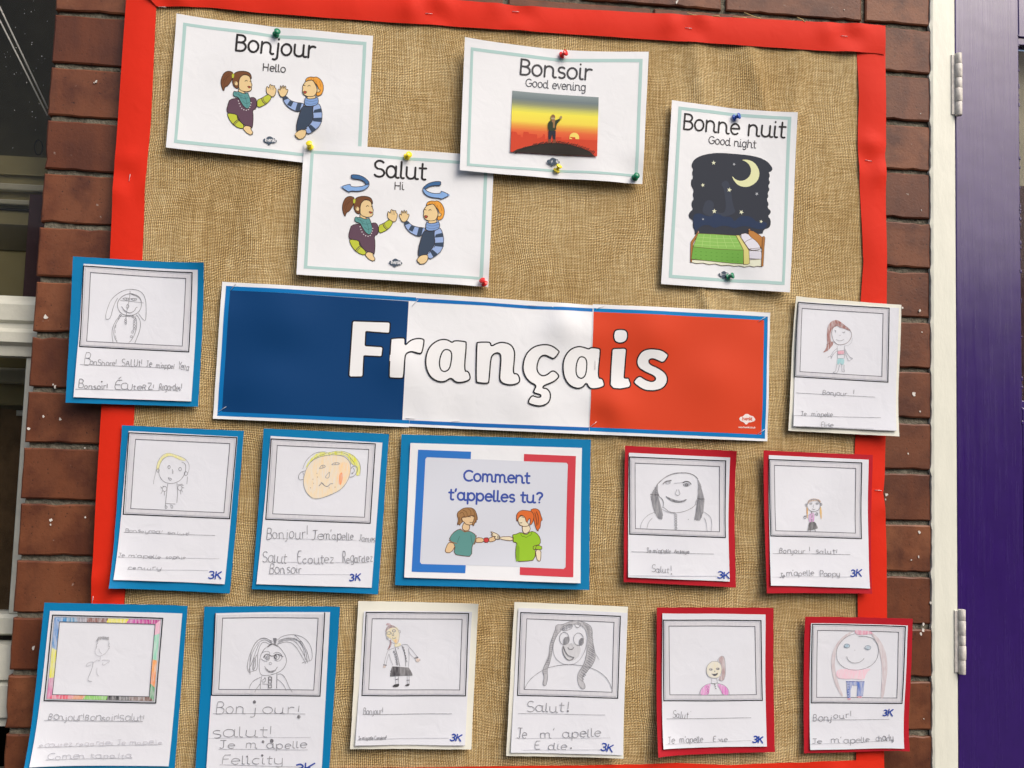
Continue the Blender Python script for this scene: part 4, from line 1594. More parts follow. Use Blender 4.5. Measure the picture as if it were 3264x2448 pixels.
LETTERS = [
    ('E', '1148,352 1425,361 1436,372 1431,445 1418,450 1245,436 1240,546 1368,554 1379,566 1371,630 1358,634 1230,626 1223,782 1210,792 1122,792 1111,780 1139,362'),
    ('E', '1445,490 1540,484 1552,495 1550,550 1590,505 1650,488 1692,494 1702,508 1685,600 1668,611 1600,590 1560,608 1550,640 1541,795 1528,804 1435,801 1425,788 1440,500'),
    ('E', '1920,524 1936,506 2020,513 2033,525 2012,747 2045,745 2063,792 2053,818 1990,836 1945,832 1910,795 1870,827 1810,830 1745,790 1712,710 1715,620 1745,550 1800,508 1850,495 1890,503'),
    ('F', '-90,412 -8,411 8,418 12,445 60,418 105,411 165,430 193,480 190,545 178,655 212,652 232,692 224,726 170,741 110,733 76,705 80,640 88,540 84,505 62,490 25,505 8,540 -4,715 -15,728 -92,722 -104,708 -98,420'),
    ('F', '528,478 533,490 495,540 470,531 420,506 380,530 360,600 367,642 400,672 440,663 485,624 526,658 531,680 490,716 415,743 403,764 440,766 468,805 460,865 420,895 370,902 300,884 294,862 322,818 355,832 390,834 392,812 340,802 335,785 360,742 305,718 262,660 253,590 278,500 340,444 420,428 480,440'),
    ('F', '760,465 775,452 838,458 851,470 828,686 865,688 880,735 868,755 800,771 762,762 742,718 715,757 670,768 610,742 570,680 560,590 575,520 620,464 680,443 730,453'),
    ('F', '970,315 1035,315 1056,345 1050,400 1010,422 965,414 947,380 952,332'),
    ('F', '950,460 1032,458 1046,468 1030,686 1065,687 1081,735 1070,757 1000,771 945,766 922,740 930,600 938,468'),
    ('F', '1240,463 1310,471 1364,505 1362,525 1330,572 1290,555 1245,537 1216,548 1222,580 1300,612 1355,656 1364,712 1330,765 1260,786 1180,780 1108,730 1104,708 1145,666 1190,697 1240,716 1272,700 1265,672 1190,640 1135,605 1123,550 1150,493 1190,468'),
]
for reg, d in LETTERS:
    bT.fill('title_lettering', d, (232, 234, 236), smooth=(-9 if len(d.split()) in (17, 12) else 2), reg=reg, grow=False)
for reg, d in LETTERS:
    bT.stroke('title_lettering', d, (26, 26, 30), 4.3, closed=True, smooth=(-9 if len(d.split()) in (17, 12) else 2), reg=reg)
for reg, d in (('E', '1920,592 1870,571 1838,598 1818,670 1825,730 1855,753 1893,737 1910,690'), ('F', '748,540 700,516 672,550 660,620 668,672 700,692 728,676 742,640')):
    bT.stroke('title_lettering', d, (26, 26, 30), 4.0, closed=True, smooth=2, reg=reg)
cf = lambda p: (1972 + (p[0] - p[1] * .03) * 1.2, 1000 + (p[1] + p[0] * .03) * 1.2)
bT.fill('logo', '-54,-2 -44,-14 -30,-14 -18,-30 0,-34 14,-26 24,-22 36,-20 44,-10 54,0 48,12 36,14 26,20 10,20 0,34 -12,34 -20,22 -36,18 -50,8', (236, 226, 222), smooth=2, reg='F', tf=cf)
bT.text('logo', 'twinkl', (1932, 1008), (2010, 1011), 24, 2.4, (206, 80, 50), reg='F')
bT.text('logo', 'www.twinkl.co.uk', (1904, 1067), (2036, 1071), 13, 1.5, (238, 214, 206), reg='F')
bT.flush()
for (px, py), an in zip(stp, sta):
    staple(px, py, an, .0212, r_, ln=.013)

# ---------------------------------------------------------------- question card
q = [(122, 75), (1975, 127), (1952, 1590), (60, 1548)]
r_ = new_thing('question_card', 'K', q, 'blue mounted card asking Comment t\'appelles tu? with two children linking fingers', 'card')
s = Surf(r_, 'K', q, .0205, 31, .002, lifts=(('b', .0035, 3), ('2', .003, 4)))
s.sheet('backing_card', 'blue_card', thick=.0005, rag=.0002)
q2 = [(210, 160), (1887, 208), (1863, 1523), (150, 1470)]
s2 = Surf(r_, 'K', q, .0210, 31, .002, lifts=(('b', .0035, 3), ('2', .003, 4)))
s2.q = [np.array(s2.W(p)) for p in q2]
s2.H = homog([(0, 0), (1, 0), (1, 1), (0, 1)], [s2.W(p) for p in q2])
dep = s2.depth
wv = Surf(r_, 'K', q2, 0, 77, .0016, lifts=(('b', .0016, 4), ('3', .001, 4)))
s2.depth = lambda x, z: dep(x, z) + wv.depth(x, z)
s2.sheet('paper', 'white_paper')
s2.layer = .0002
s = s2
P = 'blue_bracket'
s.fill('printed_panel', '357,318 370,300 803,315 1318,338 1735,355 1748,370 1718,1368 1700,1385 1278,1370 750,1352 330,1340 305,1320', (208, 213, 224))
s.fill(P, '285,225 803,245 800,317 372,299 357,316 303,1320 318,1340 750,1352 745,1430 222,1415', (48, 116, 196))
s.fill('red_bracket', '1320,267 1828,288 1793,1465 1275,1445 1278,1370 1700,1386 1720,1368 1749,370 1735,353 1318,338', (202, 66, 78))
s.text('question_lettering', 'Comment', (730, 528), (1375, 553), 100, 6, (62, 84, 164))
s.text('question_lettering', "t'appelles tu?", (588, 712), (1500, 745), 98, 6, (62, 84, 164))


def fo(P, pts, col, sm=1, w=1.9):
    s.fill(P, pts, col, smooth=sm)
    s.stroke(P, pts, (96, 66, 48), w, closed=True, smooth=sm)


P = 'boy_picture'
SKN = (222, 192, 150)
fo(P, '590,1122 655,1150 610,1232 545,1228 560,1170', SKN)
fo(P, '855,1080 925,1090 930,1130 835,1133', SKN)
fo(P, '735,930 790,960 785,1012 740,1020 710,990', SKN)
fo(P, '690,995 740,1027 788,1018 855,1060 845,1145 812,1150 808,1270 720,1262 630,1245 650,1152 583,1108 620,1040', (94, 148, 144))
s.stroke(P, '690,1070 668,1130', (60, 96, 96), 1.2)
s.stroke(P, '800,1060 806,1110 818,1148', (60, 96, 96), 1.2)
s.stroke(P, '583,1108 620,1128 665,1143', (150, 104, 74), 2.2)
s.stroke(P, '855,1060 846,1105 826,1150', (150, 104, 74), 2.2)
s.stroke(P, '692,997 740,1028 786,1018', (150, 104, 74), 2.2)
fo(P, '710,885 760,870 830,870 833,900 836,915 828,940 800,962 750,955 735,930 705,920', SKN)
fo(P, '720,800 760,790 820,795 850,830 868,905 850,915 855,935 838,935 825,975 812,950 832,905 832,868 800,866 760,884 712,886 712,905 722,925 700,948 690,965 682,950 665,962 680,905 665,870 672,835 700,815', (160, 122, 80))
for q_ in ('690,850 720,830 740,880', '720,815 760,830 765,872', '770,800 800,820 800,868', '815,805 835,840 838,880', '685,880 692,920 680,950', '850,850 852,890 845,930'):
    s.stroke(P, q_, (112, 78, 48), 1.6, smooth=1)
for q_ in ('775,882 788,876 800,884', '816,882 824,880', '788,932 802,938 814,932'):
    s.stroke(P, q_, (70, 48, 38), 1.9, smooth=1)
fo(P, '975,1090 1010,1078 1040,1062 1048,1070 1030,1085 1046,1095 1040,1112 1000,1126 978,1122', SKN)
fo(P, '925,1085 975,1085 976,1130 928,1132', (196, 62, 66))
P = 'girl_picture'
S2 = (226, 214, 184)
fo(P, '1430,1200 1485,1200 1480,1300 1466,1316 1440,1296', S2)
fo(P, '1208,1073 1085,1075 1080,1100 1212,1120', S2)
fo(P, '1300,965 1370,955 1385,1012 1340,1048 1308,1035', S2)
fo(P, '1380,815 1420,798 1468,812 1485,870 1502,915 1484,918 1478,990 1462,1000 1455,1026 1430,980 1415,900', (212, 106, 50))
fo(P, '1265,890 1300,865 1335,890 1355,940 1372,965 1330,978 1280,965 1268,940 1260,915', S2)
fo(P, '1250,850 1290,815 1350,820 1400,830 1422,880 1400,950 1372,965 1385,915 1372,890 1352,935 1340,930 1330,885 1290,858 1262,900 1250,930 1245,890', (216, 110, 54))
for q_ in ('1296,886 1306,880 1316,890', '1278,938 1292,942 1300,934', '1440,830 1462,880 1455,960', '1425,840 1440,900 1445,970'):
    s.stroke(P, q_, (70, 48, 38), 1.9, smooth=1)
fo(P, '1205,1055 1240,1052 1290,1030 1340,1060 1385,1020 1440,1035 1480,1090 1478,1150 1430,1160 1426,1300 1340,1312 1240,1316 1236,1200 1252,1130 1212,1130 1216,1090', (148, 192, 50))
fo(P, '1408,1160 1488,1160 1494,1196 1470,1202 1440,1196 1408,1202', (148, 192, 50))
s.stroke(P, '1285,1040 1300,1075 1318,1070 1340,1086 1360,1068 1390,1060 1395,1020', (90, 120, 30), 1.3, smooth=1)
s.fill(P, '1236,1200 1252,1130 1275,1180 1272,1310 1240,1316', (126, 168, 44))
fo(P, '988,1020 1060,1048 1085,1075 1080,1100 1050,1100 1026,1086 1046,1074 1010,1068 996,1050 1020,1052', S2)
for x in (1058, 1067, 1076):
    s.stroke(P, [(x, 1062), (x + 3, 1104)], (72, 70, 72), 1.3)
s.flush()


# ---------------------------------------------------------------- children's cards
GREY = (118, 120, 128)
GR2 = (150, 152, 160)
GR3 = (178, 180, 188)
DKP = (80, 80, 88)
PEN = (40, 70, 160)
G_CARD = "children's portrait drawings mounted on coloured card"


class Card:
    def __init__(c, reg, back, paper, fo, fi, mat, label, base=.0205, seed=0, lifts=None, rainbow=False, thick=.0005, open_top=False):
        c.root = new_thing('drawing_card', reg, back, label, 'drawing', G_CARD)
        lf = tuple(lifts or (('b', .004, 2.4), ('0', .001, 3))) + (('%d' % (seed % 4), .006, 5), ('%d' % ((seed * 7 + 2) % 4), .004, 7))
        b = Surf(c.root, reg, back, base, seed, .0022, lifts=lf)
        b.sheet('backing_card', mat, thick=thick, rag=.0002)
        s = Surf(c.root, reg, back, base + thick * .5, seed, .0022, lifts=lf)
        Hp = homog([(0, 0), (1, 0), (1, 1), (0, 1)], [s.W(p) for p in paper])
        s.q = [np.array(s.W(p)) for p in paper]
        s.H = Hp
        wv = Surf(c.root, reg, paper, 0, seed + 50, .0015, lifts=(('b', .0012, 5), ('1', .0012, 6), ('3', .0012, 6)))
        dep = s.depth
        s.depth = lambda x, z: dep(x, z) + wv.depth(x, z)
        s.sheet('paper', 'photocopy_paper')
        s.layer = .00018
        c.s, c.reg = s, reg
        # printed picture frame
        lp = lambda a, k, t: (a[k][0] + (fi[k][0] - a[k][0]) * t, a[k][1] + (fi[k][1] - a[k][1]) * t)
        P = 'printed_frame'
        out = lambda t: [lp(fo, k, t) for k in range(4)]
        o30, o92 = out(.30), out(.97)
        if not rainbow:
            for k in range(4):
                l = (k + 1) % 4
                s.fill(P, [o30[k], o30[l], o92[l], o92[k]], (206, 207, 215), 'pencil_marks')
        else:
            for k, cols in enumerate(([(60, 140, 200), (96, 150, 190), (150, 150, 165), (140, 96, 90), (120, 70, 60), (232, 226, 50), (232, 226, 50), (200, 90, 170), (196, 40, 150), (190, 30, 140)],
                                      [(236, 170, 200), (150, 215, 190), (150, 215, 190), (240, 160, 80), (236, 150, 90), (30, 150, 80)],
                                      [(120, 90, 80), (110, 80, 70), (24, 24, 26), (24, 24, 26), (120, 200, 60), (120, 200, 60), (220, 140, 80), (225, 90, 110), (220, 80, 120)],
                                      [(206, 100, 160), (200, 110, 160), (222, 220, 60), (222, 220, 60), (222, 220, 60), (80, 140, 200), (60, 130, 200), (60, 130, 200)])):
                l = (k + 1) % 4
                n = len(cols)
                L = lambda a, b, t: (a[0] + (b[0] - a[0]) * t, a[1] + (b[1] - a[1]) * t)
                for i in range(n):
                    t0, t1 = i / n, (i + 1) / n
                    s.fill(P, [L(o30[k], o30[l], t0), L(o30[k], o30[l], t1), L(o92[k], o92[l], t1 + .015), L(o92[k], o92[l], max(0, t0 - .015))], cols[i], 'crayon_marks')
        for t, w, col, kk in ((0, 3.1, (30, 32, 40), 1), (.24, .9, (165, 166, 174), 0), (1, 1.8, (74, 76, 86), 1)):
            pts = out(t)
            if open_top and t < 1:
                s.stroke(P, [pts[0], pts[3], pts[2], pts[1]], col, w)
            else:
                s.stroke(P, pts, col, w, closed=True)

    def k(c, pts, w=1.5, col=GREY, cl=False, sm=2, part='pencil_drawing'):
        c.s.stroke(part, pts, col, w, 'pencil_marks', cl, sm)

    def e(c, x, y, rx, ry, w=1.4, col=GREY, a0=0, a1=360, part='pencil_drawing'):
        c.s.stroke(part, arc(x, y, rx, ry, a0, a1, 14), col, w, 'pencil_marks')

    def f(c, pts, col, sm=1, mat='crayon_marks', part='colouring'):
        c.fn = getattr(c, 'fn', 0) + 1
        part = '%s/%d' % (part, c.fn)
        c.s.fill(part, pts, col, mat, smooth=sm)

    def scr(c, pts_a, pts_b, n, w=1.6, col=GR2, part='pencil_drawing'):
        """shading strokes between two polylines"""
        A, B = resample([Vector(p) for p in parse(pts_a)], n), resample([Vector(p) for p in parse(pts_b)], n)
        r = random.Random(n)
        for a, b in zip(A, B):
            j = lambda: Vector((r.uniform(-3, 3), r.uniform(-3, 3)))
            c.s.stroke(part, [tuple(a + j()), tuple((a + b) / 2 + j()), tuple(b + j())], col, w, 'pencil_marks')

    def t(c, string, p0, p1, h, w=1.6, col=GREY, jit=.6, xr=.85, slant=.06):
        c.hn = getattr(c, 'hn', 0) + 1
        c.s.text('handwriting/%d' % c.hn, string, p0, p1, h, w, col, 'pencil_marks', jit=jit, xr=xr, slant=slant)

    def line(c, a, b, w=1.1, col=(128, 130, 138)):
        c.ln = getattr(c, 'ln', 0) + 1
        c.s.stroke('ruled_line/%d' % c.ln, [a, b], col, w, 'pencil_marks')

    def mark(c, p0, p1, h=62, w=3.8, col=PEN):
        c.s.text('class_mark', '3K', p0, p1, h, w, col, 'printed_ink', jit=.5, slant=.1)

    def dot(c, x, y, r, col=DKP):
        c.s.fill('handwriting/%d' % c.hn if getattr(c, 'hn', 0) else 'pencil_drawing', [(x + r * math.cos(a), y + r * 1.1 * math.sin(a)) for a in [i * .7 for i in range(9)]], col, 'pencil_marks')

    def end(c):
        c.s.flush()


# G: long haired head with hood and buttons
c = Card('G', [(128, 68), (1452, 133), (1385, 1585), (58, 1545)], [(236, 143), (1390, 205), (1320, 1532), (143, 1490)],
         [(238, 165), (1330, 230), (1288, 1028), (198, 978)], [(305, 230), (1263, 287), (1222, 970), (266, 925)], 'blue_card',
         'blue mounted pencil drawing of a smiling head with hood-like hair, left of the banner', base=.0195, seed=101, lifts=(('b', .003, 3), ('l', .006, 2)))
c.k('455,700 450,660 475,570 505,500 570,440 640,400 720,392 790,408 835,450 855,520 858,620 855,705 840,715 810,680 780,640')
c.k('570,485 545,530 520,600 505,670 485,702 455,700')
c.k('700,436 640,450 590,490 565,540 575,600 610,645 670,662 740,655 790,620 812,560 805,495 770,455 700,436', 2)
c.k('705,446 760,460 800,495 808,520', 2)
c.k('695,412 692,470 680,540 665,600 655,690', 1.5)
c.k('595,508 700,515 832,532', 1.1)
c.k('622,490 650,480 690,488 685,500 650,506 622,490', 1.8)
c.k('705,492 730,484 768,490 755,506 720,506 700,486', 1.8)
c.k('655,482 662,502', 2)
c.k('740,486 744,504', 2)
c.k('670,545 655,570 660,586 680,586 684,560 670,545', 1.5)
c.k('610,570 640,610 690,640 740,615 755,580 770,575', 2)
c.k('625,600 650,628', 1.4)
c.k('595,655 550,720 520,790 515,860 530,945', 1.6)
c.k('600,670 560,735 535,800 535,870 568,935', 1.4)
c.k('760,655 790,690 805,740 795,810 770,880 745,940', 1.8)
c.k('745,665 762,710 765,780 745,850 710,915 685,935', 1.6)
c.k('600,665 640,668 700,672 740,664', 1.3)
for x, y, r in ((652, 702, 9), (652, 722, 10), (653, 742, 8), (742, 690, 8), (740, 715, 9), (738, 742, 11), (740, 768, 12), (740, 797, 11), (722, 828, 12), (710, 875, 11), (600, 660, 9), (724, 672, 11)):
    c.e(x, y, r, r, 1.4)
for q_ in ('590,680 575,700', '572,712 562,735', '556,760 550,790', '548,810 550,840', '552,865 560,905', '565,910 568,935'):
    c.k(q_, 1.2)
c.line((205, 1160), (1130, 1193))
c.line((162, 1410), (1000, 1422))
c.t('B', (238, 1158), (300, 1162), 118)
c.t('onShore!', (300, 1164), (562, 1170), 56)
c.t('SALUt!', (612, 1172), (818, 1178), 74)
c.t('Je', (862, 1178), (915, 1180), 62)
c.t("m'appel", (958, 1190), (1145, 1198), 52)
c.t('Yelta', (1180, 1202), (1288, 1222), 66)
c.t('B', (188, 1395), (245, 1400), 92, 2)
c.t('onsoir!', (245, 1404), (475, 1408), 58, 2)
c.t('É', (535, 1412), (605, 1414), 92, 2)
c.t('CUteRZ!', (605, 1414), (942, 1412), 58, 2)
c.t('Regardes!', (992, 1418), (1222, 1426), 66, 1.9)
c.dot(418, 1333, 8)
c.end()

# H: girl with red ponytail, pink top
c = Card('H', [(178, 85), (1280, 180), (1225, 1563), (97, 1503)], [(200, 138), (1250, 213), (1197, 1507), (142, 1455)],
         [(202, 150), (1150, 215), (1132, 993), (165, 933)], [(245, 212), (1088, 270), (1072, 933), (220, 880)], 'cream_card',
         'cream mounted drawing of a girl with long auburn ponytail, pink top and turquoise shorts', base=.0195, seed=102, lifts=(('b', .003, 3), ('r', .006, 2)))
c.f('610,335 640,350 680,380 735,430 750,455 720,440 680,425 640,415 615,395 575,415 548,445 540,500 545,560 575,575 560,610 520,655 490,672 458,680 490,650 510,590 505,520 508,440 520,390 550,350 590,337', (150, 84, 74))
c.k('615,378 570,410 552,470 565,540 600,590 650,600 710,585 755,535 765,480 740,430 690,395 640,378 615,378', 1.6, (120, 100, 105))
c.k('770,525 765,570 730,605 690,608', 1.1, GR3)
c.f('612,662 690,655 688,698 616,700', (222, 140, 164))
c.f('612,740 686,740 684,808 648,805 640,780 630,806 608,800', (150, 205, 212))
for q_ in ('612,612 616,740', '690,608 686,740', '610,635 570,670 545,715 520,722 515,735', '545,715 555,735 545,742', '612,660 575,690 548,740', '692,640 715,690 750,735 772,738 768,750 755,750 745,768 722,765 725,752 712,735 690,660',
           '608,800 595,880 570,885 568,895 610,898 628,850 636,806', '655,806 662,860 660,880 685,885 688,870 680,860 684,808', '600,540 630,556 665,552 686,536', '632,494 642,500 650,494', '612,662 690,655', '616,700 688,698', '612,740 686,740'):
    c.k(q_, 1.3, GR2)
c.scr('588,445 600,460', '600,448 592,465', 3, 1.6, GR2)
c.scr('668,466 690,460', '672,472 692,468', 4, 1.6, GR2)
c.k('500,600 560,560 575,575', 1.6, (130, 80, 76))
c.line((178, 1104), (1000, 1150)); c.line((146, 1343), (1050, 1368)); c.line((225, 1455), (972, 1484), 1, GR3)
c.s.stroke('paper_edge_line', [(140, 1456), (1194, 1506)], (150, 150, 155), 1.4, 'pencil_marks')
c.t('Bonjour', (455, 1122), (710, 1136), 50, 1.5, jit=.3)
c.t('!', (772, 1130), (790, 1130), 60, 1.5)
c.t("Je", (225, 1342), (285, 1343), 44, 1.5, jit=.3); c.t("m'apelle", (335, 1348), (555, 1360), 52, 1.5, jit=.3)
c.t('Elise', (430, 1464), (562, 1468), 54, 1.5, jit=.3)
c.end()

# I: figure with yellow hair line
c = Card('I', [(145, 45), (1275, 98), (1150, 1600), (52, 1545)], [(208, 98), (1220, 152), (1105, 1513), (93, 1468)],
         [(213, 115), (1213, 160), (1145, 910), (163, 868)], [(275, 175), (1148, 215), (1093, 855), (230, 817)], 'blue_card',
         'blue mounted drawing of a stick-like figure with thin yellow hair and a box-shaped body', base=.0205, seed=103)
c.k('590,325 540,345 500,400 485,470 500,530 540,575 610,588 680,565 725,510 740,450 735,400 700,385')
c.f('470,420 490,370 530,320 580,300 640,318 720,350 745,375 700,372 640,345 590,325 530,350 500,400 485,460 465,455', (230, 226, 140))
c.k('440,590 445,540 462,480 475,390 520,320 580,298 650,320 730,350 770,400 770,460 755,500', 1.2, GR2)
c.k('755,520 750,590', 1.3)
c.e(482, 464, 12, 16); c.e(584, 433, 11, 15, 1.6); c.e(686, 452, 13, 16, 1.6); c.e(740, 492, 16, 18)
c.k('614,452 614,492 622,492 622,465', 1.3)
c.k('575,530 612,540 600,556 585,552 575,530', 1.5)
c.k('572,588 560,680 552,770', 1.6); c.k('658,582 665,680 658,765', 1.6); c.k('552,770 645,774', 1.6)
c.e(543, 634, 20, 24); c.e(685, 624, 20, 24)
for q_ in ('505,615 525,630', '525,605 535,618', '525,650 508,682', '542,660 541,695', '690,590 712,592', '705,605 720,600', '704,620 725,626', '700,645 712,664', '692,650 694,685', '668,595 700,598', '510,630 528,622'):
    c.k(q_, 1.4)
c.k('552,772 548,815 565,815 568,795 552,790', 1.5); c.k('602,776 603,810 620,815 622,790 604,786', 1.5)
c.line((170, 1035), (1012, 1065)); c.line((125, 1265), (1052, 1278), 1, GR3); c.line((207, 1375), (950, 1387), 1, GR3)
c.t('Bonsoyrool!', (180, 1030), (525, 1045), 28, 1.4, GR2, .9); c.t('salut!', (575, 1050), (778, 1060), 28, 1.4, GR2, .9)
c.t('Je', (125, 1258), (180, 1262), 36, 1.5, GR2); c.t("m'apelle", (215, 1260), (520, 1280), 32, 1.5, GR2, .8); c.t('sophie', (560, 1276), (745, 1282), 34, 1.5, GR2, .8)
c.t('century', (215, 1374), (520, 1378), 32, 1.5, GR2, .9)
c.mark((955, 1460), (1070, 1458))
c.end()

# J: big peach face with yellow hair
c = Card('J', [(185, 75), (1338, 127), (1240, 1605), (73, 1560)], [(248, 145), (1278, 207), (1180, 1545), (117, 1512)],
         [(253, 172), (1213, 218), (1165, 952), (200, 915)], [(308, 232), (1152, 270), (1113, 897), (263, 865)], 'blue_card',
         'blue mounted drawing of a large peach face with yellow hair and an orange cheek', base=.0205, seed=104)
c.f('590,430 640,370 720,330 820,318 920,325 975,380 985,450 970,530 930,610 850,665 740,710 640,735 590,690 550,620 548,530 565,460', (236, 216, 178), 1)
c.f('860,400 960,380 985,460 970,530 930,600 870,600 850,520', (242, 210, 160))
c.f('880,490 910,480 915,540 895,600 872,590', (240, 150, 84))
c.f('560,450 600,370 680,295 790,295 860,280 950,290 1040,340 1075,430 1070,510 1030,510 1040,430 990,400 950,330 880,318 760,320 650,350 590,420', (222, 224, 60))
c.k('570,460 600,400 660,350 760,322 860,318 940,340 985,400 985,470 960,560 900,640 800,690 690,728 625,720 570,665 548,600 548,530 570,460', 1.5, GREY)
c.k('540,450 570,370 640,305 720,288 780,300 790,330', 1.3); c.k('780,300 860,280 960,295 1040,350 1080,420 1070,510', 1.3)
c.k('800,315 880,295 950,310 1010,380 1040,440', 1.3, (120, 125, 60)); c.k('600,400 660,340 760,305', 1.3, (120, 125, 60)); c.k('950,310 990,360 985,410', 1.2, (120, 125, 60))
c.k('568,465 520,480 498,520 510,555 548,545', 1.6); c.k('540,480 555,510 545,530', 1.3)
c.k('985,450 1010,420 1045,425 1050,470 1015,520 975,525', 1.8); c.k('1010,440 1025,470 1000,490', 1.6)
c.dot(1000, 490, 7)
c.k('695,445 710,420 735,412 755,428 730,440 695,448', 1.7); c.k('808,412 830,392 878,392 880,410 808,412', 1.7)
c.k('840,394 842,408', 2); c.k('725,422 730,434', 2)
c.k('788,478 740,530 785,538 790,480', 1.5)
c.k('690,608 718,576 730,595 760,615 785,605 790,588 822,586', 2.2); c.k('708,572 735,592', 2)
for x, y in ((672, 492), (677, 525), (635, 545), (612, 625), (640, 582), (785, 625), (840, 618)):
    c.dot(x, y, 4, (150, 100, 70))
c.line((210, 1088), (1042, 1108), 1, GR3); c.line((170, 1308), (1150, 1315), 1, GR3); c.line((230, 1420), (975, 1424), 1, GR3)
c.t('Bonjour!', (205, 1098), (592, 1088), 104, 1.9)
c.t("Je", (622, 1104), (735, 1100), 84, 1.9); c.t("m'apelle", (735, 1100), (1015, 1106), 78, 1.9); c.t('James', (1062, 1116), (1212, 1130), 62, 1.6)
c.t('Salut', (165, 1305), (390, 1320), 92, 1.9); c.t('Ecoutez', (492, 1322), (832, 1322), 124, 1.9, xr=.62); c.t('Regardez', (912, 1315), (1192, 1305), 116, 1.9, xr=.6)
c.t('Bonsoir', (235, 1414), (538, 1412), 88, 1.9)
c.mark((976, 1478), (1078, 1474))
c.end()

# L: bald-topped head with two ponytails
c = Card('L', [(103, 68), (1262, 125), (1265, 1562), (85, 1505)], [(143, 143), (1195, 193), (1197, 1498), (128, 1453)],
         [(150, 187), (1152, 228), (1162, 1038), (150, 1000)], [(208, 252), (1090, 287), (1100, 977), (210, 943)], 'crimson_card',
         'red mounted pencil drawing of a wide face with two dark bunches of hair', base=.0205, seed=105)
c.k('450,470 520,405 600,365 690,352 780,358 840,385 870,420', 2.6, DKP); c.k('470,445 560,385 660,356 760,358', 2.2, GR2)
c.k('450,470 445,540 460,600 500,640 510,690 500,720', 1.4); c.k('868,420 875,500 870,600 845,690 800,730 720,765 640,778 560,765 540,740 500,715', 1.6)
c.scr('445,470 400,540 380,590 378,640', '440,500 450,560 450,590 420,600', 16, 2.4, GREY)
c.scr('378,600 385,600 400,600 420,600 440,600 450,600', '405,740 425,790 450,830 470,845 490,850 498,800', 18, 2.6, GREY)
c.scr('870,430 880,460 885,500 870,520', '900,480 905,520 900,560 905,620', 9, 2.6, GREY)
c.scr('872,530 885,525 895,520 905,525', '870,630 890,632 915,630 932,630', 12, 2.6, GREY)
c.scr('868,640 885,640 905,640 930,640', '835,850 860,855 885,855 920,780', 16, 2.6, GREY)
c.k('376,582 455,590', 4, DKP, sm=0); c.k('866,628 932,632', 3.4, DKP, sm=0)
c.k('505,472 530,445 590,436', 3.4, DKP); c.k('715,458 740,445 780,448 797,474', 3.2, DKP)
c.e(557, 460, 24, 11, 1.6, GR2); c.e(750, 482, 30, 14, 1.8); c.e(752, 482, 10, 11, 2.6, DKP); c.k('620,465 690,460 715,455', 1.2, GR2)
c.k('650,530 632,580 660,596 686,580 668,530', 1.7, GR2)
c.k('535,603 580,625 640,648 700,655 758,628 720,660 650,668 590,650 535,603', 2); c.scr('550,612 590,632 640,652 690,658', '580,640 620,660 660,666 720,655', 14, 2, GREY)
c.k('450,598 490,620 512,660 505,715 480,735', 1.4, GR2); c.k('870,625 850,640 845,680 862,700', 1.4, GR2)
c.k('485,735 540,765 600,780 640,785', 1.3, GR2); c.k('412,770 340,800 285,860 265,910 265,945', 1.4, GR2); c.k('390,832 350,870 330,945', 1.4, GR2)
c.k('900,755 960,780 1010,830 1018,900 1010,970', 1.4, GR2); c.k('935,828 960,890 965,968', 1.4, GR2)
for y in (800, 822, 846, 874, 904, 938):
    c.e(636, y, 10, 12, 1.8)
c.dot(766, 845, 4)
c.line((165, 1184), (1038, 1210)); c.line((140, 1437), (1075, 1442), 1, (140, 145, 165))
c.t("Je m'apelle", (325, 1194), (582, 1200), 44, 1.6); c.t('Anteiya', (615, 1198), (778, 1202), 40, 2)
c.t('Salut', (372, 1398), (560, 1402), 66, 1.5); c.t('!', (578, 1406), (596, 1404), 78, 1.7); c.dot(582, 1416, 7)
c.mark((1072, 1466), (1195, 1462), 66)
c.end()

# M: small girl in purple top and black skirt
c = Card('M', [(92, 52), (1285, 103), (1250, 1588), (125, 1585)], [(150, 103), (1235, 153), (1228, 1533), (163, 1500)],
         [(155, 150), (1160, 187), (1155, 1002), (172, 970)], [(213, 213), (1097, 247), (1093, 943), (225, 915)], 'crimson_card',
         'red mounted drawing of a tiny girl in purple top and black skirt', base=.0205, seed=106, lifts=(('b', .004, 2.5), ('l', .004, 3)))
c.f('580,600 600,580 650,568 700,580 722,600 716,620 690,600 640,596 600,606 576,640', (170, 120, 60))
c.f('566,640 580,680 580,740 575,800 566,740', (214, 160, 80)); c.f('716,640 728,680 735,770 725,805 708,720', (222, 176, 84))
c.e(645, 644, 74, 68, 1.9); c.e(645, 646, 72, 64, 1.2, GR2); c.e(560, 640, 9, 13, 1.8); c.e(726, 634, 8, 12, 1.8)
c.e(614, 624, 13, 9, 1.6, GR2); c.e(682, 624, 13, 9, 1.6, GR2); c.dot(614, 624, 4); c.dot(682, 624, 4)
c.k('642,636 636,660 648,668', 1.2, GR2); c.k('628,680 640,690 662,684', 1.7)
c.f('590,745 615,725 650,722 652,790 640,828 590,826', (200, 140, 200))
c.k('620,712 628,760 622,820', 3, DKP); c.dot(624, 770, 6); c.dot(622, 800, 6)
c.k('612,742 560,755 538,768', 1.4); c.e(548, 772, 12, 16, 1.7); c.k('648,748 676,738', 1.4); c.e(678, 738, 9, 17, 1.7)
c.f('600,826 660,824 676,850 690,892 664,900 650,890 632,905 612,900 588,915 586,870', (66, 66, 70))
c.scr('600,830 590,870 586,912', '655,828 672,860 688,888', 12, 3.2, (70, 70, 74))
c.k('655,895 664,925', 2); c.k('606,905 612,925 626,928', 2)
c.line((190, 1158), (1030, 1172)); c.line((178, 1410), (1040, 1408), 1, GR3)
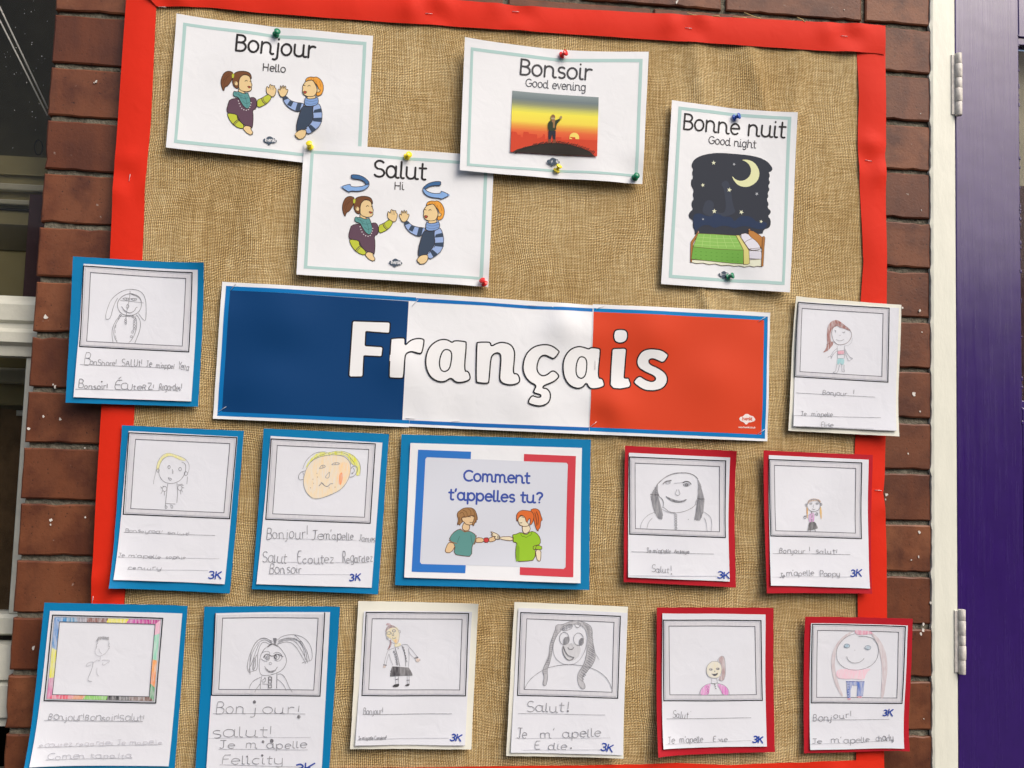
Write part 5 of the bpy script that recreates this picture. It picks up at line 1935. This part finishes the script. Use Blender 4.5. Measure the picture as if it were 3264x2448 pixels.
c.t('Bonjour', (258, 1156), (552, 1162), 58, 1.7); c.t('!', (592, 1150), (612, 1150), 70, 1.6); c.t('salut!', (665, 1162), (890, 1170), 58, 1.6)
c.t('Je', (262, 1418), (318, 1424), 48, 1.7); c.t("m'apelle", (340, 1402), (640, 1394), 58, 1.6); c.t('Poppy', (700, 1408), (915, 1404), 60, 1.6)
c.mark((1026, 1406), (1140, 1404), 70)
c.end()

# N: rainbow border, faint figure
c = Card('N', [(205, 83), (1543, 120), (1420, 1680), (43, 1650)], [(260, 160), (1498, 188), (1370, 1630), (98, 1605)],
         [(287, 198), (1312, 235), (1247, 1033), (205, 1003)], [(350, 262), (1240, 292), (1187, 973), (280, 948)], 'blue_card',
         'blue mounted card with a rainbow crayoned border round a very faint pencil figure', base=.0195, seed=107, rainbow=True, lifts=(('b', .003, 3), ('l', .006, 2)))
c.scr('710,408 740,405 780,408 804,410', '690,450 730,425 780,430 800,440', 12, 2.2, GR2)
c.scr('700,430 690,470 684,505', '712,420 698,470 686,515', 6, 2, GR2); c.scr('800,430 808,470 812,512', '808,430 800,480 806,516', 6, 2, GR2)
c.k('686,510 672,550 690,585 730,592 780,560 806,515', 1.2, GR3); c.k('712,520 718,550 740,570', 1.1, GR3)
c.k('725,595 722,640 700,620 665,650 640,640 600,660 590,690 640,670', 1.1, GR3); c.k('740,630 770,625 822,632 790,655 745,682 750,650', 1.2, GR3)
c.k('660,650 645,720 600,820 650,828', 1.3, GR2); c.k('695,700 692,760 715,780', 1.2, GR3)
c.line((210, 1185), (1110, 1206), 1.2, GR2); c.line((160, 1432), (1310, 1424), 1, GR3); c.line((240, 1545), (1030, 1548), 1, GR3)
c.t('Bonjour!Bonsoir!Salut!', (245, 1180), (1140, 1200), 62, 1.7, GR2, .9)
c.t('ecoutez regardez Je mapelle', (175, 1428), (1310, 1418), 44, 1.4, (192, 193, 202), .9)
c.t('Comen tapalta', (250, 1545), (1030, 1545), 56, 1.5, (178, 180, 190), .9)
c.end()

# O: girl with glasses and flying bunches
c = Card('O', [(108, 65), (1432, 68), (1318, 1850), (3, 1850)], [(212, 130), (1337, 118), (1250, 1790), (118, 1790)],
         [(215, 134), (1285, 126), (1238, 940), (172, 938)], [(285, 178), (1220, 178), (1177, 882), (242, 882)], 'blue_card',
         'blue mounted pencil drawing of a girl in round glasses with two sweeping bunches', base=.0195, seed=108, open_top=True, lifts=(('b', .003, 3), ('r', .004, 3)))
c.k('740,450 690,480 655,540 640,620 640,700 660,742 720,745 800,725 870,690 910,620 905,560 860,490 820,450', 1.6)
c.k('725,462 750,440 780,435 820,455', 4, DKP); c.k('778,380 815,380 800,430 795,440 785,420 778,380', 2); c.scr('780,382 798,382 814,382', '790,435 796,440 802,425', 7, 2, GREY)
for q_ in ('770,430 720,380 660,375 600,420 560,500 530,590 522,660', '760,430 700,390 640,410 590,480 555,570 540,720', '740,440 690,410 650,440 620,540 625,600 620,690 585,700 530,720 520,650',
           '770,410 690,375 620,400 565,490 545,600 550,735', '640,430 600,520 580,600 575,690', '615,540 590,600 580,690', '600,530 560,640 530,700', '575,600 600,560 605,650 580,700',
           '815,400 860,360 940,340 1000,342 1080,370 1130,420 1160,490 1162,595 1110,600 1060,620', '820,430 880,400 960,390 1020,430 1070,520 1110,600', '815,440 900,410 960,420 1010,470 1050,540 1100,625',
           '830,400 920,370 1000,380 1050,420 1100,500 1115,620', '990,345 1060,410 1110,500 1135,595', '820,415 900,385 990,375', '1000,380 1060,440 1080,500 1095,590', '940,385 1010,395 1065,415'):
    c.k(q_, 1.5)
c.e(718, 560, 22, 26, 2); c.e(720, 562, 9, 12, 2); c.e(812, 560, 26, 28, 2); c.e(804, 562, 10, 14, 2.2, DKP)
c.k('682,568 700,535 740,535 750,555 790,550 810,530 850,545 875,560', 2.4, DKP); c.k('655,540 680,510 735,505 745,530', 1.3); c.k('780,530 810,512 850,525 870,560 850,595 820,605 790,590', 1.3); c.k('655,580 690,605 730,600 745,570', 1.3)
c.e(750, 626, 12, 12, 1.6, GR2)
c.k('692,655 720,695 760,705 800,690 820,658', 2); c.k('700,675 730,712 770,714 805,690', 2); c.scr('700,672 740,702 790,692', '712,690 745,712 795,700', 10, 2, GREY)
c.k('668,745 652,810 652,885', 1.6); c.k('815,720 812,870', 1.8, sm=0); c.k('655,760 590,790 555,830 540,875', 1.5); c.k('650,825 615,870 595,908', 1.5)
c.k('825,730 860,725 900,770 930,850 965,905', 1.6); c.k('820,780 860,810 890,850 905,892', 1.5); c.k('668,825 728,830 728,885', 1.5, sm=0)
c.k('670,808 665,790 690,780 695,760 704,775 700,808 670,808', 1.6)
for y in (770, 804, 850):
    c.e(747, y, 15, 16, 2.6, DKP)
c.k('730,755 728,885', 1.6, sm=0); c.k('765,755 762,870', 1.3, sm=0)
c.line((188, 1117), (1095, 1115), 1.3); c.line((142, 1358), (1150, 1340), 1, GR3); c.line((245, 1465), (1120, 1464), 1.2, GR2); c.line((255, 1615), (1150, 1632), 1.3, GR2)
c.t('Bon', (212, 1118), (505, 1118), 118, 2, xr=.85, jit=.3); c.t('j', (570, 1120), (615, 1120), 100, 2, jit=.2); c.t('our', (670, 1118), (985, 1112), 96, 2, jit=.3, xr=.9); c.t('!', (1018, 1118), (1035, 1118), 80, 2, jit=.1)
c.dot(594, 1002, 15); c.dot(1031, 1143, 17)
c.t('salut!', (180, 1350), (770, 1345), 112, 1.9, jit=.3, xr=.9)
c.t('Je', (252, 1452), (410, 1455), 82, 1.9, jit=.3); c.t('m', (508, 1452), (620, 1452), 80, 1.9, jit=.2); c.t('apelle', (716, 1456), (1112, 1442), 84, 1.9, jit=.3, xr=.8)
c.dot(680, 1390, 13); c.dot(766, 1380, 18)
c.t('Felicity', (272, 1610), (890, 1600), 92, 1.9, jit=.3, xr=.9)
c.dot(673, 1522, 11); c.dot(523, 1535, 9)
c.mark((988, 1690), (1180, 1685), 84, 4.2)
c.end()

# P: figure with black skirt
c = Card('P', [(133, 78), (1327, 100), (1257, 1548), (53, 1543)], [(190, 178), (1265, 178), (1195, 1503), (105, 1500)],
         [(213, 190), (1230, 197), (1200, 1018), (170, 1015)], [(272, 253), (1167, 257), (1142, 960), (237, 957)], 'cream_card',
         'cream mounted drawing of a figure in white blouse and black skirt with arms out', base=.0205, seed=109)
c.f('410,400 420,350 460,325 520,335 545,380 545,440 535,480 520,505 490,490 460,450 420,440', (226, 214, 170))
c.f('490,460 535,455 530,500 515,506 492,490', (236, 196, 130))
c.f('402,390 410,345 440,315 480,318 520,345 470,340 440,352 420,370', (138, 96, 96)); c.f('410,320 415,298 450,297 462,318', (180, 140, 150))
c.f('446,462 462,465 464,520 440,555 418,570 440,525 450,495', (140, 90, 98)); c.f('490,505 548,490 560,515 520,535 496,530', (232, 222, 170))
c.k('405,400 412,440 450,480 490,502 520,505 540,460 545,390 520,350 470,325 420,350 405,400', 1.3, GR2)
c.e(438, 396, 22, 13, 1.8); c.e(488, 374, 16, 11, 2.2, GREY); c.k('468,395 470,420 488,425 484,395', 1.8); c.k('470,442 490,454 512,440 490,448', 1.6); c.e(545, 382, 9, 13, 1.4, GR2); c.e(424, 445, 10, 13, 1.4, GR2)
for q_ in ('490,545 440,560 420,590 400,660 390,705', '440,600 425,640 410,710', '440,605 455,660 478,715', '560,515 620,505 640,535 690,590 722,635', '635,545 640,600 700,650', '632,550 642,640 632,735', '490,540 520,535 560,520', '528,540 532,560 536,540'):
    c.k(q_, 1.3, GR2)
c.k('500,545 530,640 546,725', 2, sm=1); c.k('568,520 600,610 606,725', 2, sm=1)
for i_ in range(6):
    c.k([(584 + i_ * 6, 530 + i_ * 27), (588 + i_ * 6, 548 + i_ * 27)], 1.8, DKP, sm=0)
for x, y in ((490, 582), (502, 606), (508, 632), (514, 658), (517, 682), (522, 704)):
    c.e(x, y, 7, 9, 1.8)
c.k('388,712 410,716', 4, DKP, sm=0); c.k('695,645 725,638', 4.5, DKP, sm=0)
c.f('385,718 408,720 404,742 376,740', (200, 180, 170)); c.f('700,656 730,645 755,658 740,682 712,685', (222, 196, 180))
c.k('700,656 710,685 718,668 730,684 735,664 752,672 745,650', 1.2, GR2)
c.f('472,728 635,738 672,812 560,820 455,820', (74, 72, 78)); c.scr('475,732 460,780 455,818', '632,742 655,780 670,812', 16, 3.4, (72, 70, 76)); c.k('455,818 560,812 672,812', 2.2, DKP)
for q_ in ('500,820 508,905', '535,822 532,900', '620,820 622,900', '640,820 642,895'):
    c.k(q_, 1.3, GR2, sm=0)
c.k('505,855 533,850', 2.6, sm=0); c.k('618,864 642,862', 3, sm=0)
c.f('472,925 490,905 515,900 540,895 538,925 500,933', (40, 40, 44), mat='pencil_marks'); c.f('592,918 620,898 644,895 642,918 610,922', (44, 44, 48), mat='pencil_marks')
c.line((178, 1198), (1065, 1195), 1.4); c.line((130, 1445), (1030, 1432), 1, GR3)
c.s.stroke('paper_edge_line', [(108, 1500), (1195, 1503)], (160, 160, 165), 1.4, 'pencil_marks')
c.t('Bonjour!', (186, 1198), (382, 1194), 64, 1.5, jit=.3)
c.t("Je m'apelle Caroline!", (138, 1446), (415, 1446), 36, 1.6)
c.mark((1044, 1454), (1154, 1462), 66)
c.end()

# Q: big eyes, smudged hair
c = Card('Q', [(145, 80), (1222, 130), (1165, 1548), (67, 1533)], [(183, 135), (1215, 185), (1158, 1515), (108, 1497)],
         [(205, 180), (1148, 218), (1120, 988), (175, 963)], [(262, 240), (1088, 275), (1067, 932), (237, 908)], 'cream_card',
         'cream mounted smudgy pencil drawing of a face with big round eyes and long wavy hair', base=.0205, seed=110)
c.f('600,480 760,470 780,560 720,640 640,630 600,560', (200, 202, 208), 2, 'pencil_marks', 'pencil_drawing')
c.f('530,350 545,300 600,295 660,270 740,262 800,270 880,320 885,400 890,480 915,590 900,660 850,720 800,770 785,820 815,880 800,905 770,890 745,830 742,770 790,690 825,600 830,480 838,380 800,310 720,290 640,300 570,350 520,440 500,560 480,640 455,740 460,800 440,870 415,870 425,780 410,730 440,650 470,580 480,470', (176, 177, 184), 1, 'pencil_marks', 'pencil_drawing')
c.scr('800,290 840,360 850,450 850,540 830,640 790,720 750,800', '860,320 882,400 895,500 912,600 880,680 830,740 790,830', 26, 2.8, (130, 131, 138))
c.scr('530,350 500,430 480,520 470,600 440,680 425,760', '560,345 520,440 505,520 490,600 470,680 450,760', 20, 2.2, (146, 147, 154))
c.k('535,350 535,310 560,292 600,298 660,270 700,262 760,262 820,280 870,310 885,360 882,420 895,500 915,590 900,650 850,720 795,775 785,815 815,870 812,900 785,905 755,870 742,810 750,750 800,680 825,600 845,490', 1.8)
c.k('530,350 500,430 480,500 482,570 465,630 430,680 410,740 430,790 412,860 430,878 450,860 462,780 455,720 480,660 500,570 510,480 560,370 640,305 710,292', 1.7)
c.k('560,370 515,460 510,540 530,610 590,665 660,675 730,665 790,600 830,500 840,400 810,320 740,290', 1.5, GR2)
c.k('580,340 620,300 700,290 690,335 630,355 580,340', 1.6); c.k('715,290 740,275 780,290 760,325 730,325 715,290', 1.8); c.scr('600,320 690,300', '610,350 690,320', 8, 2, GR2)
c.k('912,570 948,628', 1.3, GR2, sm=0)
c.e(618, 428, 46, 60, 1.6); c.e(753, 436, 47, 61, 1.6)
c.scr('625,420 612,450 615,480', '662,415 662,450 640,478', 12, 3, GREY); c.e(638, 448, 25, 34, 1.6); c.scr('775,430 762,455 765,485', '800,430 800,460 780,490', 10, 3, GREY); c.e(780, 460, 20, 30, 1.6)
c.k('650,510 665,532 700,530 705,510', 2.6, DKP); c.k('668,500 685,465 695,505', 1.2, GR3)
c.k('608,500 600,540 620,600 655,635 690,630 712,605 690,605 650,590 625,550 608,500', 2.8, DKP); c.k('615,530 650,585 700,608', 2, DKP)
c.k('240,905 270,840 340,770 450,705 560,680 680,672 800,685 900,715 980,760 1040,830 1068,910', 1.5)
c.line((180, 1132), (998, 1144)); c.line((150, 1365), (1045, 1356), 1, GR3); c.line((230, 1472), (970, 1465), 1, GR3)
c.t('Salut', (258, 1118), (612, 1120), 96, 2, jit=.3, xr=.85); c.t('!', (640, 1116), (664, 1116), 92, 2, jit=.1); c.dot(650, 1110, 9)
c.t('Je', (165, 1362), (265, 1366), 92, 2, jit=.3); c.t("m'", (385, 1366), (520, 1362), 84, 1.9, jit=.3); c.t('apelle', (598, 1360), (960, 1342), 84, 1.9, jit=.3)
c.t('E', (330, 1466), (385, 1466), 78, 1.9, jit=.2); c.t('die', (462, 1468), (640, 1466), 78, 1.9, jit=.3); c.dot(676, 1452, 8)
c.mark((955, 1470), (1062, 1482), 64)
c.end()

# S: small smiling head with upright ponytail
c = Card('S', [(100, 78), (1245, 83), (1250, 1490), (93, 1522)], [(152, 135), (1162, 145), (1167, 1432), (145, 1445)],
         [(160, 200), (1117, 205), (1133, 988), (165, 990)], [(215, 258), (1058, 263), (1075, 932), (225, 933)], 'crimson_card',
         'red mounted drawing of a small smiling head with an upright brown ponytail and pink jacket', base=.0205, seed=111)
c.f('700,600 715,565 740,550 762,575 768,650 765,740 745,795 715,790 700,765 730,740 735,680 725,620', (176, 150, 152))
c.f('600,640 640,602 700,600 730,640 732,700 710,765 640,770 590,735 585,680', (226, 222, 200))
c.f('510,932 540,860 590,825 625,822 612,870 605,932', (222, 136, 206)); c.f('680,820 740,830 790,870 805,932 742,932 720,880', (216, 122, 200))
c.k('690,604 705,568 735,548 760,565 768,640 768,740 750,790 720,796 700,780', 1.3, GR2)
c.k('640,605 595,640 578,700 590,745 630,770 700,766 730,720 732,650 705,605 640,605', 1.5, GR2)
c.e(627, 685, 15, 8, 1.9); c.e(694, 677, 16, 8, 1.9); c.dot(630, 685, 6); c.dot(697, 677, 6); c.dot(664, 702, 6, GR2)
c.k('637,728 655,744 680,738 692,718 672,732 645,732 637,728', 3, DKP)
c.k('632,770 632,815', 1.3, GR2, sm=0); c.k('682,766 688,812', 1.3, GR2, sm=0); c.k('630,818 655,823 690,812', 2); c.k('508,932 530,870 580,828 632,820', 1.4, GR2); c.k('690,815 760,835 800,885 806,932', 1.4, GR2)
for y in (832, 850, 868):
    c.dot(664 + (y - 832) * .25, y, 6)
for y in (855, 885, 912):
    c.e(594, y, 9, 11, 1.4, (170, 90, 150))
c.line((188, 1163), (1020, 1156), 1.4); c.line((162, 1405), (1020, 1374), 1, GR3)
c.t('Salut', (246, 1150), (400, 1164), 70, 1.7, jit=.5); c.t("'", (418, 1132), (432, 1132), 50, 1.3, GR3)
c.t('Je', (195, 1396), (262, 1394), 66, 1.7, jit=.3); c.t("m'apelle", (310, 1392), (540, 1390), 62, 1.7, jit=.3); c.t('E', (640, 1388), (672, 1388), 58, 1.6, jit=.3); c.t('vie', (698, 1388), (782, 1386), 50, 1.6, jit=.3)
c.mark((1028, 1392), (1130, 1396), 62, 4.2)
c.end()

# T: large face, pink body, blue legs
c = Card('T', [(128, 105), (1222, 128), (1165, 1458), (127, 1500)], [(190, 172), (1167, 193), (1113, 1433), (183, 1460)],
         [(205, 183), (1143, 205), (1108, 983), (203, 988)], [(260, 247), (1077, 263), (1055, 928), (258, 932)], 'crimson_card',
         'red mounted drawing of a round face with pale mauve hair, pink top, blue trousers', base=.0195, seed=112, lifts=(('b', .003, 3), ('r', .006, 2)))
HR = (204, 192, 198)
c.f('640,245 560,280 490,340 430,430 405,540 410,660 440,790 500,910 530,925 480,800 450,680 440,560 460,440 520,350 600,285', HR)
c.f('790,260 850,290 920,380 960,500 968,640 945,780 925,920 895,940 905,800 915,640 900,500 870,380 820,300', HR)
c.f('640,252 660,240 700,250 760,250 815,262 822,285 760,290 690,295 650,285', (220, 150, 176))
c.f('455,650 560,640 700,650 815,630 760,680 735,755 640,740 540,745 460,735', (238, 198, 214))
c.f('560,765 738,768 730,840 720,915 660,915 668,810 612,808 600,860 598,935 565,935', (96, 124, 196), 0)
c.scr('565,770 570,850 568,930', '590,770 588,850 580,930', 6, 2.4, (56, 76, 160)); c.k('555,770 738,768', 2.6, (60, 80, 160), sm=0)
c.f('562,938 605,936 590,955 568,953', (206, 110, 140)); c.f('660,920 710,915 708,935 670,932', (206, 110, 140))
c.k('680,308 760,308 820,325 865,370 885,430 875,510 840,580 760,635 640,658 540,635 470,570 455,490 465,420 510,350 580,300 640,282', 1.4, GREY)
c.e(562, 406, 28, 20, 1.8, (110, 140, 160)); c.f('540,406 555,392 580,396 586,410 565,420 545,416', (150, 190, 214)); c.e(774, 424, 30, 21, 1.8, (110, 140, 160)); c.f('750,424 765,410 790,412 798,428 775,438', (150, 190, 214))
c.dot(642, 450, 4, GR2); c.k('560,515 580,560 630,582 690,575 728,545 736,530', 1.5)
c.line((212, 1162), (980, 1144), 1.2); c.line((188, 1404), (1025, 1358), 1, GR3)
c.t('Bonj', (216, 1172), (408, 1166), 76, 1.7, jit=.6); c.t('our!', (425, 1146), (602, 1138), 66, 1.6, jit=.5)
c.t('Je', (205, 1395), (305, 1395), 50, 1.6); c.t("m'", (388, 1384), (490, 1380), 58, 1.6); c.t('apelle', (520, 1390), (785, 1372), 60, 1.6); c.t('charly', (842, 1366), (1022, 1358), 66, 1.8)
c.mark((915, 1108), (1010, 1112), 64)
c.end()

# ---------------------------------------------------------------- push pins
PIN_PROF = [(0, 0.0), (.0050, 0.0002), (.0054, .0010), (.0050, .0019), (.0030, .0028), (.0026, .0042), (.0027, .0062), (.0036, .0076), (.0047, .0084), (.0050, .0094), (.0045, .0102), (0, .0105)]


def pin(reg, p, mat, tilt, base, label, sc=1.0):
    """foot of the collar at photo point p; tilt = (x, z) lean of the axis away from the wall normal"""
    q = Vector(at(*nat(reg, p), -base))
    ax = Vector((tilt[0], -1, tilt[1])).normalized()
    u = ax.cross(Vector((0, 0, 1))).normalized()
    w = u.cross(ax)
    r_ = empty('push_pin', q, label, 'push pin', 'plastic push pins holding the posters')
    V, Fc = [], []
    m = 16
    for rr_, h in PIN_PROF:
        for k in range(m):
            a = 2 * math.pi * k / m
            V.append(q + ax * (h * sc + .0010) + u * math.cos(a) * rr_ * sc + w * math.sin(a) * rr_ * sc)
    for i in range(len(PIN_PROF) - 1):
        for k in range(m):
            l = (k + 1) % m
            Fc.append((i * m + k, i * m + l, (i + 1) * m + l, (i + 1) * m + k))
    a, b, c_ = (Vector(V[k]) for k in Fc[m * 4][:3])
    if (b - a).cross(c_ - b).dot((a + c_) / 2 - (q + ax * .004)) < 0:
        Fc = [f[::-1] for f in Fc]
    o = mesh_obj('grip', V, Fc, mat, r_, smooth=True)
    v, f = tube_geo([q + ax * .0016, q - ax * .009], .0005, 6)
    mesh_obj('needle', v, f, 'staple_steel', r_)


pin('A', (1120, 332), 'green_plastic', (.45, .25), .0192, 'green push pin at the top of the Bonjour poster')
pin('B', (270, 96), 'yellow_plastic', (-.15, .45), .0222, 'yellow push pin in the top left corner of the Salut poster')
pin('B', (1180, 184), 'yellow_plastic', (.5, .22), .0222, 'yellow push pin at the top centre of the Salut poster')
pin('B', (1932, 1395), 'red_plastic', (-.7, .65), .0222, 'red push pin in the bottom right corner of the Salut poster')
pin('C', (1130, 238), 'red_plastic', (.75, .2), .0252, 'red push pin at the top of the Bonsoir poster')
pin('C', (1082, 1372), 'yellow_plastic', (.55, .95), .0252, 'yellow push pin at the bottom of the Bonsoir poster')
pin('C', (1850, 1438), 'green_plastic', (.12, .12), .0252, 'green push pin in the bottom right corner of the Bonsoir poster')
pin('D', (697, 193), 'blue_plastic', (.9, .2), .0192, 'blue push pin at the top of the Bonne nuit poster')
pin('D', (645, 1470), 'green_plastic', (.95, .3), .0192, 'green push pin at the bottom of the Bonne nuit poster')
